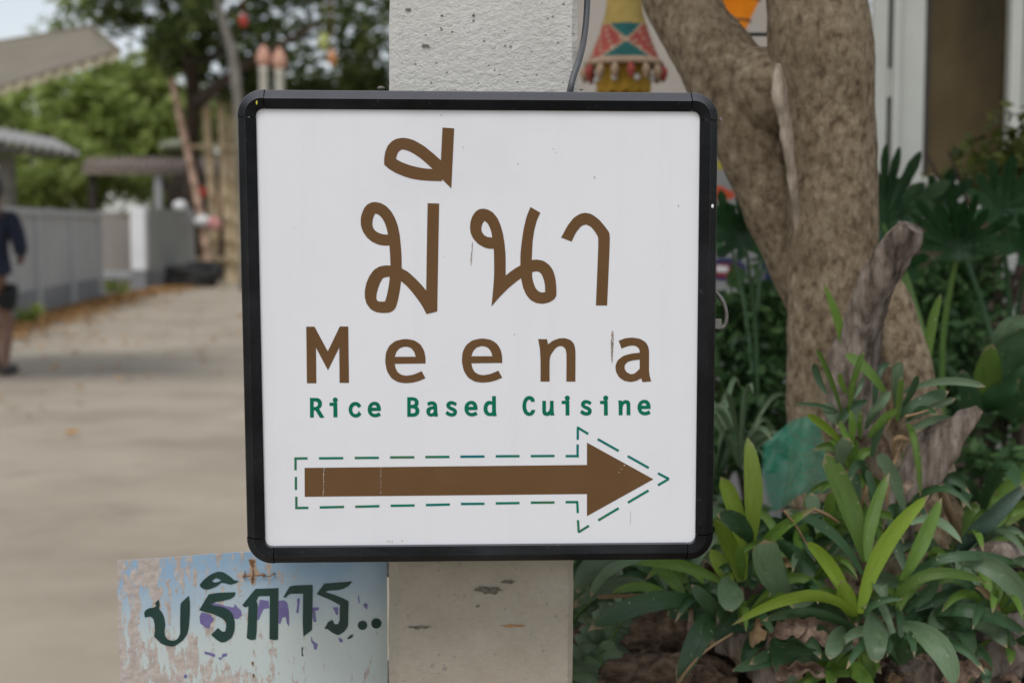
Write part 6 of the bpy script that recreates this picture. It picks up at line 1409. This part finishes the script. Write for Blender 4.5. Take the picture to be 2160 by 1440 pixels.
# ------------------------------------------------------------------ green mesh bag
M['mesh_bag'] = mat('green_mesh', [(.02, .32, .19), (.08, .42, .29), (.34, .54, .45)], rough=.5, scale=4, trans=.5, pos=[.35, .5, .65])
def netting(m):
    N, L = N_(m); out = [n for n in N if n.type == 'OUTPUT_MATERIAL'][0]; src = out.inputs[0].links[0].from_socket; tc = [n for n in N if n.type == 'TEX_COORD'][0]
    vo = N.new('ShaderNodeTexVoronoi'); vo.inputs['Scale'].default_value = 62; vo.inputs['Randomness'].default_value = .35; L.new(tc.outputs['UV'], vo.inputs['Vector'])
    r = N.new('ShaderNodeMath'); r.operation = 'LESS_THAN'; r.inputs[1].default_value = .50; L.new(vo.outputs['Distance'], r.inputs[0])
    k_ = N.new('ShaderNodeMath'); k_.operation = 'MULTIPLY'; k_.inputs[1].default_value = .9; L.new(r.outputs[0], k_.inputs[0])
    tr = N.new('ShaderNodeBsdfTransparent'); mx = N.new('ShaderNodeMixShader'); L.new(k_.outputs[0], mx.inputs[0]); L.new(src, mx.inputs[1]); L.new(tr.outputs[0], mx.inputs[2]); L.new(mx.outputs[0], out.inputs[0])
netting(M['mesh_bag'])
def poly_(pts, k_):
    out = []
    for a, b in zip(pts, pts[1:]): out += [Vector((*a, 0)).lerp(Vector((*b, 0)), i / k_) for i in range(k_)]
    return out + [Vector((*pts[-1], 0))]
LE = poly_(((1668, 886), (1608, 938), (1606, 990), (1614, 1040), (1626, 1078)), 6); RE = poly_(((1698, 878), (1722, 890), (1738, 950), (1748, 1000), (1746, 1033)), 6)
v = []; f = []; uv = []; nc = 28; nr = len(LE)
for layer, (dY, sh_) in enumerate(((0, 0), (.022, 6))):
    for j in range(nr):
        for i in range(nc + 1):
            s_ = i / nc; a = LE[j] * (1 - s_) + RE[j] * s_; bow = math.sin(math.pi * s_)
            if j >= nr - 6: a.y += 5 * math.sin(s_ * 9) * (j - nr + 7) / 6 - 8 * bow * (j - nr + 7) / 6
            fold_ = .010 * math.sin(s_ * 5 + j * .1) + .004 * math.sin(s_ * 17 + j * .35) + .004 * noise.noise(Vector((s_ * 4, j * .25, 3)))
            v.append(P(a.x + sh_, a.y, 2.06 + dY - .03 * bow + fold_)); uv.append((s_ * .8, j / nr))
    o_ = layer * nr * (nc + 1)
    f += [(o_ + j * (nc + 1) + i, o_ + j * (nc + 1) + i + 1, o_ + (j + 1) * (nc + 1) + i + 1, o_ + (j + 1) * (nc + 1) + i) for j in range(nr - 1) for i in range(nc)]
tag(obj('mesh_bag', v, f, M['mesh_bag'], None, uv=uv, smooth=True), 'crumpled green mesh bag wrapped low around the trunk', 'bag')

# ------------------------------------------------------------------ dead leaves and twigs on the bed
def crumple(v, k_=.22, s=60):
    v = [Vector(p) for p in v]; c = sum(v, Vector()) / len(v); L_ = max((p - c).length for p in v)
    return [p + Vector((noise.noise(p * s), noise.noise(p * s + Vector((9, 0, 0))), noise.noise(p * s + Vector((0, 9, 0))))) * L_ * k_ + Vector((0, 0, .5 * L_ * k_ * math.sin((p.x + p.z) * 240))) for p in v]
def dead(px, py, Y, L_, w_, ang, m, lab, grp='dry leaves lying on the garden bed'):
    c = P(px, py, Y); gz = bed_h(c.x, c.y); 
    d = Vector((math.cos(ang), .3 * math.sin(ang * 2), math.sin(ang) * .5)); b = c - d * L_ / 2; t = c + d * L_ / 2
    v, f, uv = strap(b, c + Vector((0, -.006, .012)), t, w_, 'oval', random.uniform(.6, 1.3), random.uniform(-.6, .6), 15)
    tag(obj('dry_leaf', crumple(v), f, M[m], None, uv=uv, smooth=True), lab, 'leaf', grp)
big = [(1670, 1335, 1.80, .07, .035, .3, 'dry', 'pinkish brown curled leaf just left of the bright plant base'), (1720, 1358, 1.80, .06, .03, -.4, 'dry', 'grey brown crumpled leaf under the arching bright blade'),
       (1600, 1340, 1.84, .05, .03, 1.2, 'dry_tan', 'orange tan dry leaf between the two roots'), (1500, 1215, 1.93, .05, .03, -1.1, 'dry', 'pale dry leaf hanging behind the sign corner'),
       (1665, 1195, 1.95, .05, .03, .5, 'dry_tan', 'reddish tan leaf behind the broad grey green leaf'), (1905, 1380, 1.85, .06, .04, -.3, 'dry', 'broad brown dead leaf at the bottom right'),
       (2080, 1180, 1.98, .05, .02, .2, 'dry', 'brown curled leaf on the thin branch at the right'), (1480, 1432, 1.82, .05, .03, .7, 'dry', 'brown dead leaf at the bottom edge left of the roots'),
       (1690, 1425, 1.80, .07, .035, .1, 'dry', 'grey brown dead leaf at the bottom edge under the strap leaves'), (2040, 1420, 1.85, .07, .04, .4, 'dry', 'large dead leaf in the lower right corner')]
for b in big: dead(*b)
for i in range(60):
    px = random.uniform(1230, 2200); py = random.uniform(1270, 1450); Y = random.uniform(1.84, 2.1)
    c = P(px, py, Y); x, y = c.x, c.y; z = bed_h(x, y) + .012
    L_ = random.uniform(.025, .05); a = random.uniform(0, 6.3); d = Vector((math.cos(a), math.sin(a), random.uniform(-.2, .3))); c = Vector((x, y, z))
    v, f, uv = strap(c - d * L_ / 2, c + Vector((0, 0, .008)), c + d * L_ / 2, L_ * .5, 'oval', random.uniform(.4, 1), random.uniform(-.6, .6), 10)
    tag(obj('dry_leaf', crumple(v), f, M['dry'] if i % 3 else M['dry_tan'], None, uv=uv, smooth=True), 'small brown dead leaf lying on the soil of the garden bed', 'leaf', 'small dry leaves on the soil')
def twig(pts, Y, r, lab, m='dry_tan'):
    q = MB(); q.tube([P(*p, Y + (.01 * i)) for i, p in enumerate(pts)], r, 8, 6, .1, 40); tag(q.build('twig', M[m], smooth=True), lab, 'twig')
twig([(1430, 1440), (1455, 1405), (1490, 1370), (1545, 1335)], 1.77, [.0026, .0022, .0018, .0012], 'pale tan twig rising from the bottom edge to the bright blade')
twig([(1910, 878), (1935, 872), (1975, 860)], 1.93, [.0022, .0018, .001], 'short orange twig poking right out of the upper clump')
twig([(1655, 1078), (1680, 1110), (1700, 1145)], 1.83, [.0016, .0016, .0012], 'thin twig below the green mesh bag'); twig([(1715, 1073), (1745, 1085), (1770, 1102)], 1.86, [.0025, .002, .0018], 'small knobbly twig beside the broad upright leaf')
twig([(1980, 1010), (1995, 1060), (2015, 1110), (2030, 1180)], 2.06, [.006, .007, .006, .005], 'crooked pale root climbing the buttress'); twig([(1262, 1258), (1310, 1256), (1365, 1253)], 1.85, [.003, .0025, .0015], 'dry tan leaf stalk under the sign')
